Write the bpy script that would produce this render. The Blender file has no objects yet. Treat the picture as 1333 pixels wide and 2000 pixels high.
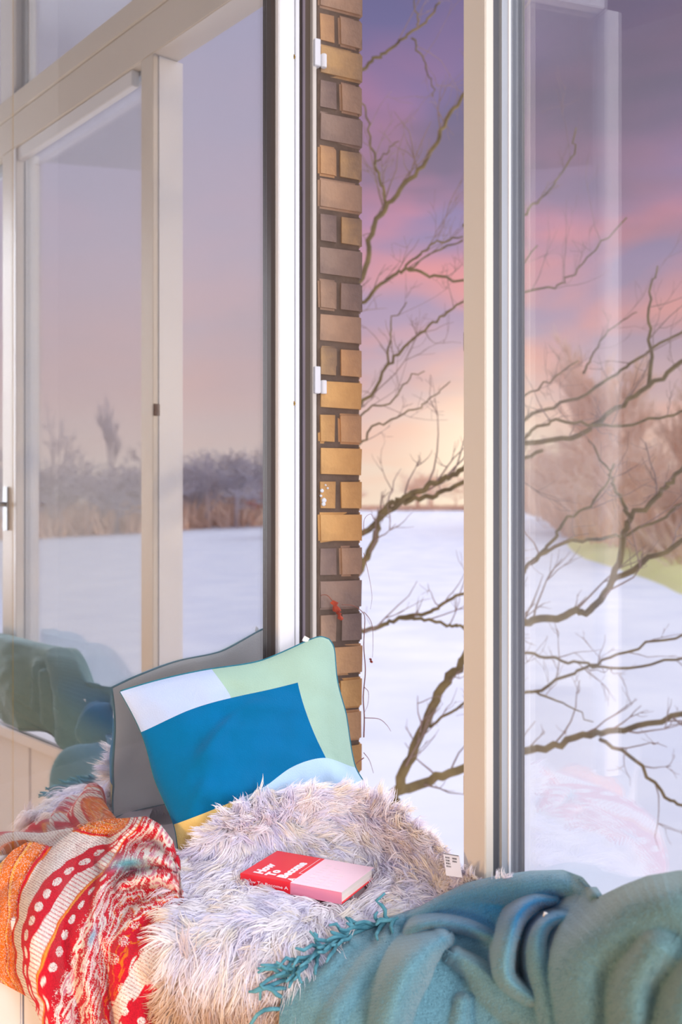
import bpy, bmesh, math, random
import numpy as np
from mathutils import Vector, Matrix, noise

C = bpy.context.scene.collection
SC = bpy.context.scene
random.seed(7)
RNG = np.random.default_rng(11)

# ------------------------------------------------------------------ camera, world, lights, exposure
CAMZ, F, CX, CY = 1.30, 1944.0, 666.5, 1002.0
SILL = CAMZ - 0.70                       # top of the window seat
cam_d = bpy.data.cameras.new('camera'); cam = bpy.data.objects.new('camera', cam_d); C.objects.link(cam)
cam.location = (0, 0, CAMZ); cam.rotation_euler = (math.radians(90), 0, 0)
cam_d.sensor_fit = 'VERTICAL'; cam_d.sensor_height = 36; cam_d.sensor_width = 24; cam_d.lens = 35
cam_d.shift_y = 0.001; cam_d.clip_start = 0.05; cam_d.clip_end = 4000
cam_d.dof.use_dof = True; cam_d.dof.focus_distance = 1.85; cam_d.dof.aperture_fstop = 4.0
SC.camera = cam
SC.view_settings.view_transform = 'Standard'; SC.view_settings.look = 'None'
SC.view_settings.gamma = 1; SC.view_settings.use_curve_mapping = False
SC.view_settings.exposure = 0.0
SC.cycles.max_bounces = 16; SC.cycles.diffuse_bounces = 8; SC.cycles.transparent_max_bounces = 24


def srgb(r, g, b):
    f = lambda c: (c / 255 / 12.92) if c / 255 <= 0.04045 else ((c / 255 + 0.055) / 1.055) ** 2.4
    return (f(r), f(g), f(b), 1)


SUN_AZ, SUN_EL = math.radians(8), math.radians(3.6)
sun_dir = Vector((math.sin(SUN_AZ) * math.cos(SUN_EL), math.cos(SUN_AZ) * math.cos(SUN_EL), math.sin(SUN_EL)))


def make_world():
    w = bpy.data.worlds.new('sunset_sky'); SC.world = w; w.use_nodes = True
    nt = w.node_tree; N = nt.nodes; L = nt.links; N.clear()
    out = N.new('ShaderNodeOutputWorld'); bg = N.new('ShaderNodeBackground'); L.new(bg.outputs[0], out.inputs[0])
    tc = N.new('ShaderNodeTexCoord'); sep = N.new('ShaderNodeSeparateXYZ'); L.new(tc.outputs['Generated'], sep.inputs[0])

    def m(op, a, b=None, c=None, clamp=False):
        n = N.new('ShaderNodeMath'); n.operation = op; n.use_clamp = clamp
        for i, v in enumerate((a, b, c)):
            if v is None: continue
            if isinstance(v, (int, float)): n.inputs[i].default_value = v
            else: L.new(v, n.inputs[i])
        return n.outputs[0]

    def ramp(fac, stops):
        r = N.new('ShaderNodeValToRGB'); L.new(fac, r.inputs[0]); e = r.color_ramp.elements
        while len(e) < len(stops): e.new(0.5)
        for el, (p, c) in zip(e, stops): el.position = p; el.color = c
        return r.outputs[0]

    def mix(fac, a, b, mode='MIX'):
        n = N.new('ShaderNodeMix'); n.data_type = 'RGBA'; n.blend_type = mode
        if isinstance(fac, (int, float)): n.inputs[0].default_value = fac
        else: L.new(fac, n.inputs[0])
        for i, v in ((6, a), (7, b)):
            if isinstance(v, tuple): n.inputs[i].default_value = v
            else: L.new(v, n.inputs[i])
        return n.outputs[2]
    z = sep.outputs[2]
    h = m('MAXIMUM', z, 0.0)
    base = ramp(m('MULTIPLY', h, 1.6), [
        (0.00, srgb(246, 226, 204)), (0.09, srgb(240, 214, 196)), (0.18, srgb(226, 190, 188)),
        (0.30, srgb(186, 162, 186)), (0.44, srgb(158, 142, 178)), (0.60, srgb(132, 122, 166)),
        (0.76, srgb(110, 106, 146)), (1.0, srgb(132, 132, 168))])
    # cloud sheet coordinates
    inv = m('DIVIDE', 1.0, m('ADD', h, 0.16))
    cmb = N.new('ShaderNodeCombineXYZ')
    L.new(m('MULTIPLY', sep.outputs[0], inv), cmb.inputs[0]); L.new(m('MULTIPLY', sep.outputs[1], inv), cmb.inputs[1])

    def cloud(scale, off, detail, rough, rot, stretch):
        mp = N.new('ShaderNodeMapping'); mp.inputs['Location'].default_value = off
        mp.inputs['Rotation'].default_value = (0, 0, rot); mp.inputs['Scale'].default_value = stretch
        L.new(cmb.outputs[0], mp.inputs[0])
        n = N.new('ShaderNodeTexNoise'); n.inputs['Scale'].default_value = scale
        n.inputs['Detail'].default_value = detail; n.inputs['Roughness'].default_value = rough
        n.inputs['Distortion'].default_value = 0.35
        L.new(mp.outputs[0], n.inputs['Vector']); return n.outputs[0]
    c1 = cloud(1.5, (0.36, 0.27, 0), 3.5, 0.5, 0.5, (1.25, 1, 1))
    c2 = cloud(1.1, (4.65, 3.18, 0), 4, 0.5, 0.35, (1.0, 1.1, 1))
    # pink lit undersides, strongest between 5 and 20 degrees up
    band = ramp(m('MULTIPLY', h, 1.6), [(0, (0.15,) * 3 + (1,)), (0.2, (1,) * 3 + (1,)), (0.5, (1,) * 3 + (1,)), (0.78, (0.22,) * 3 + (1,)), (1, (0.15,) * 3 + (1,))])
    p = m('MULTIPLY', ramp(c1, [(0.42, (0, 0, 0, 1)), (0.62, (1, 1, 1, 1))]), band)
    pink = ramp(m('MULTIPLY', h, 1.6), [(0, srgb(250, 206, 180)), (0.25, srgb(246, 176, 160)), (0.45, srgb(226, 148, 160)), (0.8, srgb(170, 116, 146))])
    col = mix(m('MULTIPLY', p, 0.9), base, pink)
    # slate grey-violet cloud bodies
    d = m('MULTIPLY', ramp(c2, [(0.48, (0, 0, 0, 1)), (0.66, (1, 1, 1, 1))]), ramp(m('MULTIPLY', h, 1.6), [(0.12, (0, 0, 0, 1)), (0.35, (1, 1, 1, 1))]))
    slate = ramp(m('MULTIPLY', h, 1.6), [(0.1, srgb(178, 160, 180)), (0.4, srgb(142, 130, 154)), (0.75, srgb(92, 90, 112)), (1.0, srgb(86, 86, 110))])
    col = mix(m('MULTIPLY', d, 0.85), col, slate)
    # the sky pales to pastel lilac away from the sunset
    pale = ramp(m('MULTIPLY', h, 1.6), [(0, srgb(240, 226, 220)), (0.2, srgb(234, 206, 206)), (0.4, srgb(222, 208, 222)), (0.7, srgb(204, 200, 226)), (1, srgb(192, 194, 226))])
    aw = m('MULTIPLY', m('ADD', m('MULTIPLY', sep.outputs[1], -1.3), 0.55), 1.0, clamp=True)
    col = mix(m('MULTIPLY', aw, 0.8), col, pale)
    # glow around the low sun
    dp = N.new('ShaderNodeVectorMath'); dp.operation = 'DOT_PRODUCT'
    L.new(tc.outputs['Generated'], dp.inputs[0]); dp.inputs[1].default_value = sun_dir
    g = m('POWER', m('MAXIMUM', dp.outputs['Value'], 0.0), 420.0)
    col = mix(m('MULTIPLY', g, 0.7), col, (1.3, 1.08, 0.8, 1))
    L.new(col, bg.inputs[0]); bg.inputs[1].default_value = 1.0


make_world()


def lamp(kind, name, loc, target, energy, color, **kw):
    d = bpy.data.lights.new(name, kind); d.energy = energy; d.color = color[:3]
    for k, v in kw.items(): setattr(d, k, v)
    o = bpy.data.objects.new(name, d); C.objects.link(o); o.location = loc
    o.rotation_euler = (Vector(target) - Vector(loc)).to_track_quat('-Z', 'Y').to_euler()
    return o


lamp('SUN', 'low_sun', sun_dir * 50, (0, 0, 0), 1.2, (1.0, 0.72, 0.42), angle=math.radians(1.5))
lamp('SUN', 'overcast_daylight', (40, 26, 46), (0, 0, 0), 3.2, (0.93, 0.95, 1.0), angle=math.radians(70))
lamp('AREA', 'room_fill', (1.45, -1.5, 1.9), (-0.2, 1.9, 0.9), 175, (0.93, 0.95, 1.0), shape='RECTANGLE', size=0.9, size_y=2.2)  # unseen soft fill, added behind the camera to brighten the interior
lamp('AREA', 'room_lamp_warm', (-1.15, 0.55, 0.45), (0.0, 1.7, 0.75), 15, (1.0, 0.60, 0.26), shape='DISK', size=0.35)

# ------------------------------------------------------------------ geometry helpers
J0 = np.array([-.0573, 2.244]); ES = np.array([.4415, -.8973]); EO = np.array([.8973, .4415])
WROT = math.atan2(ES[1], ES[0])
WM = Matrix.Rotation(WROT, 4, 'Z'); WM.translation = (J0[0], J0[1], 0)      # (s, n, z) -> world
AH = np.array([-.166, 2.15]); AA = math.radians(56.5)
AU = np.array([-math.sin(AA), -math.cos(AA)])                             # along the open leaf, away from the hinge
AM = Matrix.Rotation(math.atan2(AU[1], AU[0]), 4, 'Z'); AM.translation = (AH[0], AH[1], 0)


def U(px, py, Z):                                                          # photo pixel at a distance -> world point
    return Vector(((px - CX) * Z / F, Z, CAMZ - (py - CY) * Z / F))


def n_at(px, s):                                                           # window-plane offset seen at a pixel column
    k = (px - CX) / F; p = J0 + s * ES
    return (k * p[1] - p[0]) / (EO[0] - k * EO[1])


class MB:
    def __init__(self): self.v = []; self.f = []

    def add(self, vs, fs):
        b = len(self.v); self.v += [Vector(x) for x in vs]; self.f += [tuple(i + b for i in f) for f in fs]; return self

    def box(self, x0, x1, y0, y1, z0, z1, M=None):
        vs = [Vector((x, y, z)) for z in (z0, z1) for y in (y0, y1) for x in (x0, x1)]
        if M is not None: vs = [M @ v for v in vs]
        return self.add(vs, [(0, 2, 3, 1), (4, 5, 7, 6), (0, 1, 5, 4), (2, 6, 7, 3), (0, 4, 6, 2), (1, 3, 7, 5)])

    def tube(self, pts, rad, n=8, M=None):
        pts = [Vector(p) for p in pts]
        if M is not None: pts = [M @ p for p in pts]
        if not hasattr(rad, '__len__'): rad = [rad] * len(pts)
        ring = []; up = Vector((0.13, 0.21, 0.97)); prev = None
        for i, p in enumerate(pts):
            t = (pts[min(i + 1, len(pts) - 1)] - pts[max(i - 1, 0)])
            t = t.normalized() if t.length > 1e-9 else Vector((0, 0, 1))
            a = (prev - t * prev.dot(t)) if prev is not None else t.cross(up)
            if a.length < 1e-6: a = t.orthogonal()
            a.normalize(); prev = a; b = t.cross(a)
            ring.append([p + (a * math.cos(q) + b * math.sin(q)) * rad[i] for q in (2 * math.pi * k / n for k in range(n))])
        vs = [v for r in ring for v in r]; fs = []
        for i in range(len(pts) - 1):
            for k in range(n):
                k2 = (k + 1) % n; fs.append((i * n + k, i * n + k2, (i + 1) * n + k2, (i + 1) * n + k))
        fs.append(tuple(range(n - 1, -1, -1))); m = (len(pts) - 1) * n; fs.append(tuple(range(m, m + n)))
        return self.add(vs, fs)

    def build(self, name, mat, parent=None, bevel=0.0, smooth=False, origin=None):
        o3 = Vector(origin) if origin is not None else (Vector(parent['base']) if parent is not None and 'base' in parent else Vector((0, 0, 0)))
        me = bpy.data.meshes.new(name); me.from_pydata([tuple(v - o3) for v in self.v], [], self.f); me.update()
        return link(name, me, mat, parent, bevel, smooth, o3)


def link(name, me, mat, parent=None, bevel=0.0, smooth=False, o3=Vector((0, 0, 0))):
    bm = bmesh.new(); bm.from_mesh(me)
    if bevel > 0:
        bmesh.ops.remove_doubles(bm, verts=bm.verts, dist=1e-6)
        bmesh.ops.bevel(bm, geom=[e for e in bm.edges if len(e.link_faces) == 2 and e.calc_face_angle() > 0.5], offset=bevel, segments=2, affect='EDGES', clamp_overlap=True)
        bmesh.ops.recalc_face_normals(bm, faces=bm.faces)
        bm.to_mesh(me)
    bm.free()
    if smooth:
        for p in me.polygons: p.use_smooth = True
    me.materials.append(mat)
    o = bpy.data.objects.new(name, me); C.objects.link(o)
    if parent is not None:
        o.parent = parent
        pb = Vector((0, 0, 0)); q = parent
        pb = Vector(parent['base']) if 'base' in parent else Vector((0, 0, 0))
        o.location = o3 - pb
    else: o.location = o3
    o['base'] = list(o3)
    return o


def thing(name, label=None, cat=None, base=(0, 0, 0), group=None, kind=None):
    o = bpy.data.objects.new(name, None); C.objects.link(o); o.location = base; o['base'] = list(base); o.empty_display_size = 0.05
    return tag(o, label, cat, group, kind)


def tag(o, label=None, cat=None, group=None, kind=None):
    if label: o['label'] = label
    if cat: o['category'] = cat
    if group: o['group'] = group
    if kind: o['kind'] = kind
    return o


def catmull(pts, k):
    P = np.array(pts, float); P = np.vstack([2 * P[0] - P[1], P, 2 * P[-1] - P[-2]]); out = []
    for i in range(1, len(P) - 2):
        for j in range(k):
            t = j / k
            out.append(0.5 * (2 * P[i] + (P[i + 1] - P[i - 1]) * t + (2 * P[i - 1] - 5 * P[i] + 4 * P[i + 1] - P[i + 2]) * t * t + (3 * P[i] - P[i - 1] - 3 * P[i + 1] + P[i + 2]) * t ** 3))
    out.append(P[-2]); return np.array(out)


class TPS:                                                                 # smooth surface through scattered points
    def __init__(self, xy, val, smooth=1e-4):
        self.c = np.array(xy, float) / 100; v = np.array(val, float); v = v.reshape(len(v), -1); n = len(v)
        K = self.k(self.c, self.c) + np.eye(n) * smooth; P = np.c_[np.ones(n), self.c]
        A = np.zeros((n + 3, n + 3)); A[:n, :n] = K; A[:n, n:] = P; A[n:, :n] = P.T
        self.w = np.linalg.solve(A, np.r_[v, np.zeros((3, v.shape[1]))])

    @staticmethod
    def k(a, b):
        d2 = ((a[:, None] - b[None]) ** 2).sum(-1); return 0.5 * d2 * np.log(d2 + 1e-9)

    def __call__(self, q):
        q = np.array(q, float) / 100; n = len(self.c)
        return self.k(q, self.c) @ self.w[:n] + np.c_[np.ones(len(q)), q] @ self.w[n:]


def grid_mesh(name, P, cols=None):                                          # P: rows x cols x 3
    r, c = P.shape[:2]; me = bpy.data.meshes.new(name)
    idx = np.arange(r * c).reshape(r, c)
    q = np.stack([idx[:-1, :-1], idx[1:, :-1], idx[1:, 1:], idx[:-1, 1:]], -1).reshape(-1, 4)
    me.vertices.add(r * c); me.vertices.foreach_set('co', P.reshape(-1).astype(np.float32))
    me.loops.add(q.size); me.loops.foreach_set('vertex_index', q.reshape(-1).astype(np.int32))
    me.polygons.add(len(q)); me.polygons.foreach_set('loop_start', (np.arange(len(q)) * 4).astype(np.int32))
    me.polygons.foreach_set('use_smooth', np.ones(len(q), bool))
    me.update(calc_edges=True); me.validate()
    if cols is not None:
        a = me.color_attributes.new('Col', 'FLOAT_COLOR', 'POINT')
        a.data.foreach_set('color', np.c_[cols.reshape(-1, 3), np.ones(r * c)].astype(np.float32).reshape(-1))
    return me


# ------------------------------------------------------------------ materials
def new_mat(name):
    m = bpy.data.materials.new(name); m.use_nodes = True
    return m, m.node_tree.nodes, m.node_tree.links, m.node_tree.nodes['Principled BSDF']


def mat(name, col, rough=0.5, var=0.06, scale=6.0, bump=0.0, bscale=200.0, metal=0.0, sheen=0.0, spec=0.5, col2=None, aniso=(1, 1, 1)):
    m, N, L, b = new_mat(name)
    tc = N.new('ShaderNodeTexCoord'); mp = N.new('ShaderNodeMapping'); mp.inputs['Scale'].default_value = aniso
    L.new(tc.outputs['Object'], mp.inputs[0])
    n = N.new('ShaderNodeTexNoise'); n.inputs['Scale'].default_value = scale; n.inputs['Detail'].default_value = 5
    L.new(mp.outputs[0], n.inputs['Vector'])
    r = N.new('ShaderNodeValToRGB'); L.new(n.outputs[0], r.inputs[0])
    c2 = col2 if col2 else tuple(c * (1 - 2.2 * var) for c in col[:3]) + (1,)
    r.color_ramp.elements[0].position = 0.32; r.color_ramp.elements[1].position = 0.68
    r.color_ramp.elements[0].color = c2; r.color_ramp.elements[1].color = col
    L.new(r.outputs[0], b.inputs['Base Color'])
    b.inputs['Roughness'].default_value = rough; b.inputs['Metallic'].default_value = metal
    b.inputs['Specular IOR Level'].default_value = spec
    if sheen: b.inputs['Sheen Weight'].default_value = sheen; b.inputs['Sheen Roughness'].default_value = 0.4
    if bump:
        n2 = N.new('ShaderNodeTexNoise'); n2.inputs['Scale'].default_value = bscale; n2.inputs['Detail'].default_value = 3
        L.new(mp.outputs[0], n2.inputs['Vector'])
        bp = N.new('ShaderNodeBump'); bp.inputs['Strength'].default_value = bump; bp.inputs['Distance'].default_value = 0.002
        L.new(n2.outputs[0], bp.inputs['Height']); L.new(bp.outputs[0], b.inputs['Normal'])
    return m


def glass(name, facing0, power, tint):
    # coated window glass: reflection grows towards grazing view, the rest is seen through
    m = bpy.data.materials.new(name); m.use_nodes = True; N = m.node_tree.nodes; L = m.node_tree.links; N.clear()
    out = N.new('ShaderNodeOutputMaterial'); mx = N.new('ShaderNodeMixShader')
    tr = N.new('ShaderNodeBsdfTransparent'); tr.inputs[0].default_value = tint
    gl = N.new('ShaderNodeBsdfGlossy'); gl.inputs['Roughness'].default_value = 0.0; gl.inputs[0].default_value = (0.97, 0.98, 1, 1)
    lw = N.new('ShaderNodeLayerWeight'); lw.inputs[0].default_value = 0.5
    mr = N.new('ShaderNodeMapRange'); mr.inputs['To Min'].default_value = facing0; mr.inputs['To Max'].default_value = 1.0
    pw = N.new('ShaderNodeMath'); pw.operation = 'POWER'; pw.inputs[1].default_value = power
    L.new(lw.outputs['Facing'], pw.inputs[0]); L.new(pw.outputs[0], mr.inputs[0])
    L.new(mr.outputs[0], mx.inputs[0]); L.new(tr.outputs[0], mx.inputs[1]); L.new(gl.outputs[0], mx.inputs[2]); L.new(mx.outputs[0], out.inputs[0])
    return m


def vcol_fabric(name, rough=0.9, sheen=0.3, ribs=(0, 0), bump=0.5, bscale=500, fuzz=0.12):
    m, N, L, b = new_mat(name)
    a = N.new('ShaderNodeVertexColor'); a.layer_name = 'Col'
    tc = N.new('ShaderNodeTexCoord'); n = N.new('ShaderNodeTexNoise'); n.inputs['Scale'].default_value = bscale; n.inputs['Detail'].default_value = 4
    L.new(tc.outputs['Object'], n.inputs['Vector'])
    mr = N.new('ShaderNodeMapRange'); mr.inputs['From Min'].default_value = 0.3; mr.inputs['From Max'].default_value = 0.7
    mr.inputs['To Min'].default_value = 1 - fuzz; mr.inputs['To Max'].default_value = 1 + fuzz; L.new(n.outputs[0], mr.inputs[0])
    mx = N.new('ShaderNodeVectorMath'); mx.operation = 'SCALE'; L.new(a.outputs[0], mx.inputs[0]); L.new(mr.outputs[0], mx.inputs['Scale'])
    L.new(mx.outputs[0], b.inputs['Base Color'])
    b.inputs['Roughness'].default_value = rough; b.inputs['Sheen Weight'].default_value = sheen; b.inputs['Specular IOR Level'].default_value = 0.15
    bp = N.new('ShaderNodeBump'); bp.inputs['Strength'].default_value = bump; bp.inputs['Distance'].default_value = 0.003
    L.new(n.outputs[0], bp.inputs['Height']); L.new(bp.outputs[0], b.inputs['Normal'])
    return m


M_WHITE = mat('white_painted_wood', srgb(226, 226, 228), 0.38, 0.02, 3, 0.12, 60, aniso=(1, 1, .1))
M_CREAM = mat('cream_painted_wood', srgb(214, 206, 194), 0.42, 0.02, 3, 0.1, 60, aniso=(1, 1, .1))
M_TAUPE = mat('taupe_painted_rebate', srgb(176, 164, 152), 0.5, 0.04, 3)
M_DARK = mat('dark_brown_gasket', srgb(58, 46, 40), 0.45, 0.08, 4)
M_MIDB = mat('brown_weather_strip', srgb(92, 78, 66), 0.4, 0.06, 4)
M_GREYM = mat('grey_lilac_strip', srgb(128, 116, 122), 0.35, 0.05, 4)
M_GASK = mat('grey_rubber_gasket', srgb(92, 92, 98), 0.5, 0.05, 4)
M_ALU = mat('grey_aluminium_sash', srgb(166, 172, 180), 0.35, 0.03, 4)
M_BRASS = mat('brass', srgb(196, 160, 84), 0.3, 0.1, 60, metal=0.85)
M_STEEL = mat('brushed_steel', srgb(190, 194, 198), 0.28, 0.05, 40, metal=0.7)
M_RUST = mat('dark_rusty_metal', srgb(104, 70, 52), 0.6, 0.2, 90)
M_WALL = mat('white_wall_plaster', srgb(192, 189, 190), 0.85, 0.02, 2, 0.15, 80)
M_FLOOR = mat('light_oak_floor', srgb(186, 160, 130), 0.5, 0.1, 4, aniso=(1, 8, 1))
M_PANEL = mat('white_bench_paint', srgb(222, 220, 226), 0.45, 0.02, 3)
M_MORTAR = mat('brown_mortar', srgb(116, 98, 84), 0.95, 0.12, 30, 0.6, 150)
M_SNOW = mat('snow', srgb(238, 240, 246), 0.9, 0.03, 0.35, 0.2, 3, col2=srgb(222, 226, 238))
M_GRASS = mat('winter_grass', srgb(228, 226, 148), 0.95, 0.1, 0.6, col2=srgb(230, 222, 160))
M_BARK = mat('olive_brown_bark', srgb(150, 130, 86), 0.9, 0.14, 14, 0.5, 60, col2=srgb(112, 96, 70))
M_TWIG = mat('reddish_grey_twig', srgb(166, 140, 128), 0.9, 0.1, 8)
M_FAR = mat('haze_tinted_crown', srgb(244, 214, 188), 0.95, 0.08, 0.2, col2=srgb(230, 204, 184))  # distance haze painted into a pale crown colour
M_FAR2 = mat('haze_greyed_crown', srgb(196, 192, 200), 0.95, 0.08, 0.2, col2=srgb(180, 178, 190))  # no frost: grey haze is put into the crown colour
M_FAR3 = mat('haze_glow_tinted_crown', srgb(252, 228, 206), 0.95, 0.05, 0.2)  # mist and low sun painted into near-white crowns
M_RUSS = mat('russet_leaves', srgb(178, 100, 76), 0.95, 0.1, 0.4)
M_GLASS = glass('clear_window_glass', 0.05, 2.7, (0.97, 0.98, 0.98, 1))
M_GLASSA = glass('coated_casement_glass', 0.55, 2.2, (0.9, 0.92, 0.93, 1))
M_TEALP = mat('teal_piping', srgb(16, 116, 136), 0.8, 0.1, 60)


def brick_mats():
    out = []
    for i, (a, b) in enumerate((((206, 160, 112), (164, 128, 98)), ((182, 148, 120), (138, 114, 98)), ((218, 170, 108), (178, 136, 88)), ((156, 132, 116), (116, 98, 92)), ((194, 156, 108), (126, 106, 92)))):
        out.append(mat('clinker_brick_%d' % i, srgb(*a), 0.88, 0.1, 13, 0.8, 120, col2=srgb(*b)))
    return out


M_BRICK = brick_mats()

# ------------------------------------------------------------------ large structure: wall, floor, seat, window
ZT0, ZT1, ZTOP = CAMZ + 1.236, CAMZ + 1.419, CAMZ + 2.10
RAIL = CAMZ - 0.592
S_P0, S_P1 = 0.6795, 0.7424            # mullion beside the opening
S_M0, S_M1 = 1.585, 1.70               # second mullion, seen in the open leaf
S_R = 2.22                             # right-hand jamb

wa, wc = WM @ Vector((-2.7, -.05, 0)), WM @ Vector((6.2, -.05, 0))
fp = [(-3.6, -3.3), (wc.x, wc.y), (wa.x, wa.y), (-3.6, wa.y)]
fl = MB().add([(x, y, z) for z in (-.06, 0) for x, y in fp], [(3, 2, 1, 0), (4, 5, 6, 7), (0, 1, 5, 4), (1, 2, 6, 5), (2, 3, 7, 6), (3, 0, 4, 7)]).build('floor', M_FLOOR); tag(fl, kind='structure')
cl = MB().add([(x, y, z) for z in (ZTOP + .5, ZTOP + .6) for x, y in fp], [(3, 2, 1, 0), (4, 5, 6, 7), (0, 1, 5, 4), (1, 2, 6, 5), (2, 3, 7, 6), (3, 0, 4, 7)]).build('ceiling', M_WALL); tag(cl, kind='structure')
w = MB(); w.box(-2.6, -.045, -.10, .0, 0, ZTOP + .5, WM)
w.box(-.045, S_R + .05, -.10, .0, 0, SILL - .05, WM); w.box(-.045, S_R + .05, -.10, .10, ZTOP, ZTOP + .5, WM)
w.box(S_R + .05, S_R + 2.2, -.10, .0, 0, ZTOP + .5, WM)
wl = w.build('wall_window', M_WALL); tag(wl, kind='structure')
wl2 = MB().box(-3.6, -3.5, -3.4, 4.6, 0, 3.9).build('wall_left', M_WALL); tag(wl2, kind='structure')
wb = MB().box(-3.5, -.95, 4.5, 4.6, 0, 3.9).build('wall_back', M_WALL); tag(wb, kind='structure')

win = thing('window_1', base=(0, 0, 0), kind='structure')
# left jamb: a stack of upright profiles seen edge-on beside the open leaf
Z0, Z1 = SILL + .001, ZT0


def strip(name, p0, p1, s, back, material, bevel=.0012, parent=None):
    return MB().box(s - back, s, n_at(p0, s), n_at(p1, s), Z0, Z1, WM).build(name, material, parent or win, bevel)


strip('jamb_recess', 548, 563, -.014, .03, M_TAUPE, .0005)
jb = strip('jamb_bead', 562, 576, .0, .044, M_WHITE)
strip('jamb_bead', 577.5, 585.5, .0, .044, M_WHITE)
strip('jamb_groove', 574, 579, -.006, .03, M_DARK, 0)
strip('weather_strip', 585, 593, -.014, .03, M_DARK, 0)
strip('weather_strip', 592, 597, -.006, .03, M_GREYM)
strip('weather_strip', 596.5, 612, -.010, .03, M_MIDB, 0)
strip('jamb_outer_bead', 611.5, 619, .004, .045, M_CREAM)
for py in (111, 788):                                                        # brass screws on the bead
    s = .0; n = n_at(573, s); p = WM @ Vector((s, n, 0)); zz = CAMZ - (py - CY) * p.y / F
    b = MB(); b.tube([(s - .002, n, zz), (s + .0016, n, zz)], .0052, 14, WM)
    sc = b.build('screw', M_BRASS, jb)
    MB().tube([(s + .0014, n, zz), (s + .0019, n, zz)], .0022, 8, WM).build('screw_slot', M_DARK, jb)
for py in (83, 718):                                                         # white lift-off hinge halves on the brick side
    s = .006; n0, n1, n2 = n_at(613, s), n_at(624, s), n_at(627, s); n3 = n_at(637, s); zt = CAMZ - (py - CY) * 2.25 / F
    b = MB().box(s - .02, s + .008, n0, n1, zt - .060, zt, WM).box(s - .02, s + .002, n1, n2, zt - .058, zt - .03, WM)
    b.tube([(s + .002, (n2 + n3) / 2, zt - .060), (s + .002, (n2 + n3) / 2, zt - .030)], (n3 - n2) / 2 + .0006, 12, WM)
    b.build('frame_hinge', M_WHITE, win, .001)
# bottom rail, mullions, transom, upper sashes
MB().box(S_P0, S_R + .05, -.05, .03, SILL + .001, RAIL, WM).build('bottom_rail', M_CREAM, win, .003)
MB().box(-.045, S_P0 - .0005, -.05, .03, SILL + .001, CAMZ - .64, WM).build('bottom_rail', M_CREAM, win, .003)


def mullion(s0, s1, z0, z1, name, both=True, left=True):
    r = MB().box(s0, s1, -.05, -.034, z0, z1, WM).build(name, M_CREAM, win, .0015)
    core = MB().box(s0 + .008, s1 - .006, -.034, .03, z0, z1, WM).build('mullion_core', M_GASK, r)
    MB().box(s0 + .001, s0 + .02, -.03, .045, z0, z1, WM).build('mullion_rebate', M_WHITE, r, .001)
    return r


mullion(S_P0 + .0005, S_P1, RAIL + .0005, ZT0 - .0005, 'mullion')
mullion(S_M0 + .03, S_M1, RAIL + .0005, ZT0 - .0005, 'mullion')
MB().box(-.045, S_R + .05, -.05, .03, ZT0, ZT1 - .07, WM).build('transom', M_CREAM, win, .003)
MB().box(-.045, S_R + .05, -.055, .03, ZT1 - .0695, ZT1, WM).build('transom_upper', M_CREAM, win, .003)
for s0, s1 in ((S_P0, S_P1 + .02), (S_M0 + .02, S_M1 + .02)):
    MB().box(s0, s1, -.05, .03, ZT1 + .0005, ZTOP - .0005, WM).build('upper_mullion', M_WHITE, win, .002)
MB().box(S_R, S_R + .05, -.05, .01, RAIL + .0005, ZT0 - .0005, WM).build('right_jamb', M_WHITE, win, .002)
MB().box(-.045, -.006, -.05, .01, ZT1 + .0005, ZTOP - .0005, WM).build('upper_jamb', M_WHITE, win, .002)


def sash(s0, s1, z0, z1, name, wd=.012, pane='pane'):
    b = MB()
    for a in ((s0, s0 + wd, z0, z1), (s1 - wd, s1, z0, z1), (s0 + wd, s1 - wd, z0, z0 + wd), (s0 + wd, s1 - wd, z1 - wd, z1)):
        b.box(a[0], a[1], -.0214, -.002, a[2], a[3], WM)
    f = b.build(name, M_ALU, win, .001)
    MB().box(s0 + wd - .002, s1 - wd + .002, -.006, -.001, z0 + wd - .002, z1 - wd + .002, WM).build('pane', M_GLASS, f)
    bd = MB()
    for a in ((s0 + wd, s0 + wd + .003, z0 + wd, z1 - wd), (s1 - wd - .003, s1 - wd, z0 + wd, z1 - wd)):
        bd.box(a[0], a[1], -.010, -.0065, a[2], a[3], WM)
    bd.build('glazing_bead', M_WHITE, f)
    return f


fs = sash(S_P1 - .008, S_M0 + .03, RAIL + .001, ZT0 - .001, 'fixed_sash')
MB().box(S_M0 + .0, S_M0 + .03, -.05, -.022, RAIL + .001, ZT0 - .001, WM).build('sash_stile', M_WHITE, fs, .002)
MB().box(S_P1 + .06, S_M0 - .001, -.045, -.022, ZT0 - .045, ZT0 - .001, WM).build('sash_head', M_WHITE, fs, .002)
sash(S_M1, S_R, RAIL + .001, ZT0 - .001, 'fixed_sash', .03)
sash(0, S_P0, ZT1 + .001, ZTOP - .001, 'upper_sash', .03); sash(S_P1 + .02, S_M0 + .02, ZT1 + .001, ZTOP - .001, 'upper_sash', .03)
sash(S_M1 + .02, S_R, ZT1 + .001, ZTOP - .001, 'upper_sash', .03)
hd = MB().box(S_M1 - .055, S_M1 - .015, -.056, -.05, CAMZ - .06, CAMZ + .09, WM).build('handle_plate', M_STEEL, win, .002)
MB().tube([(S_M1 - .035, -.055, CAMZ + .03), (S_M1 - .035, -.085, CAMZ + .03), (S_M1 - .02, -.095, CAMZ + .03), (S_M1 + .10, -.095, CAMZ + .03)], .0085, 12, WM).build('lever_handle', M_STEEL, hd, smooth=True)
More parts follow.
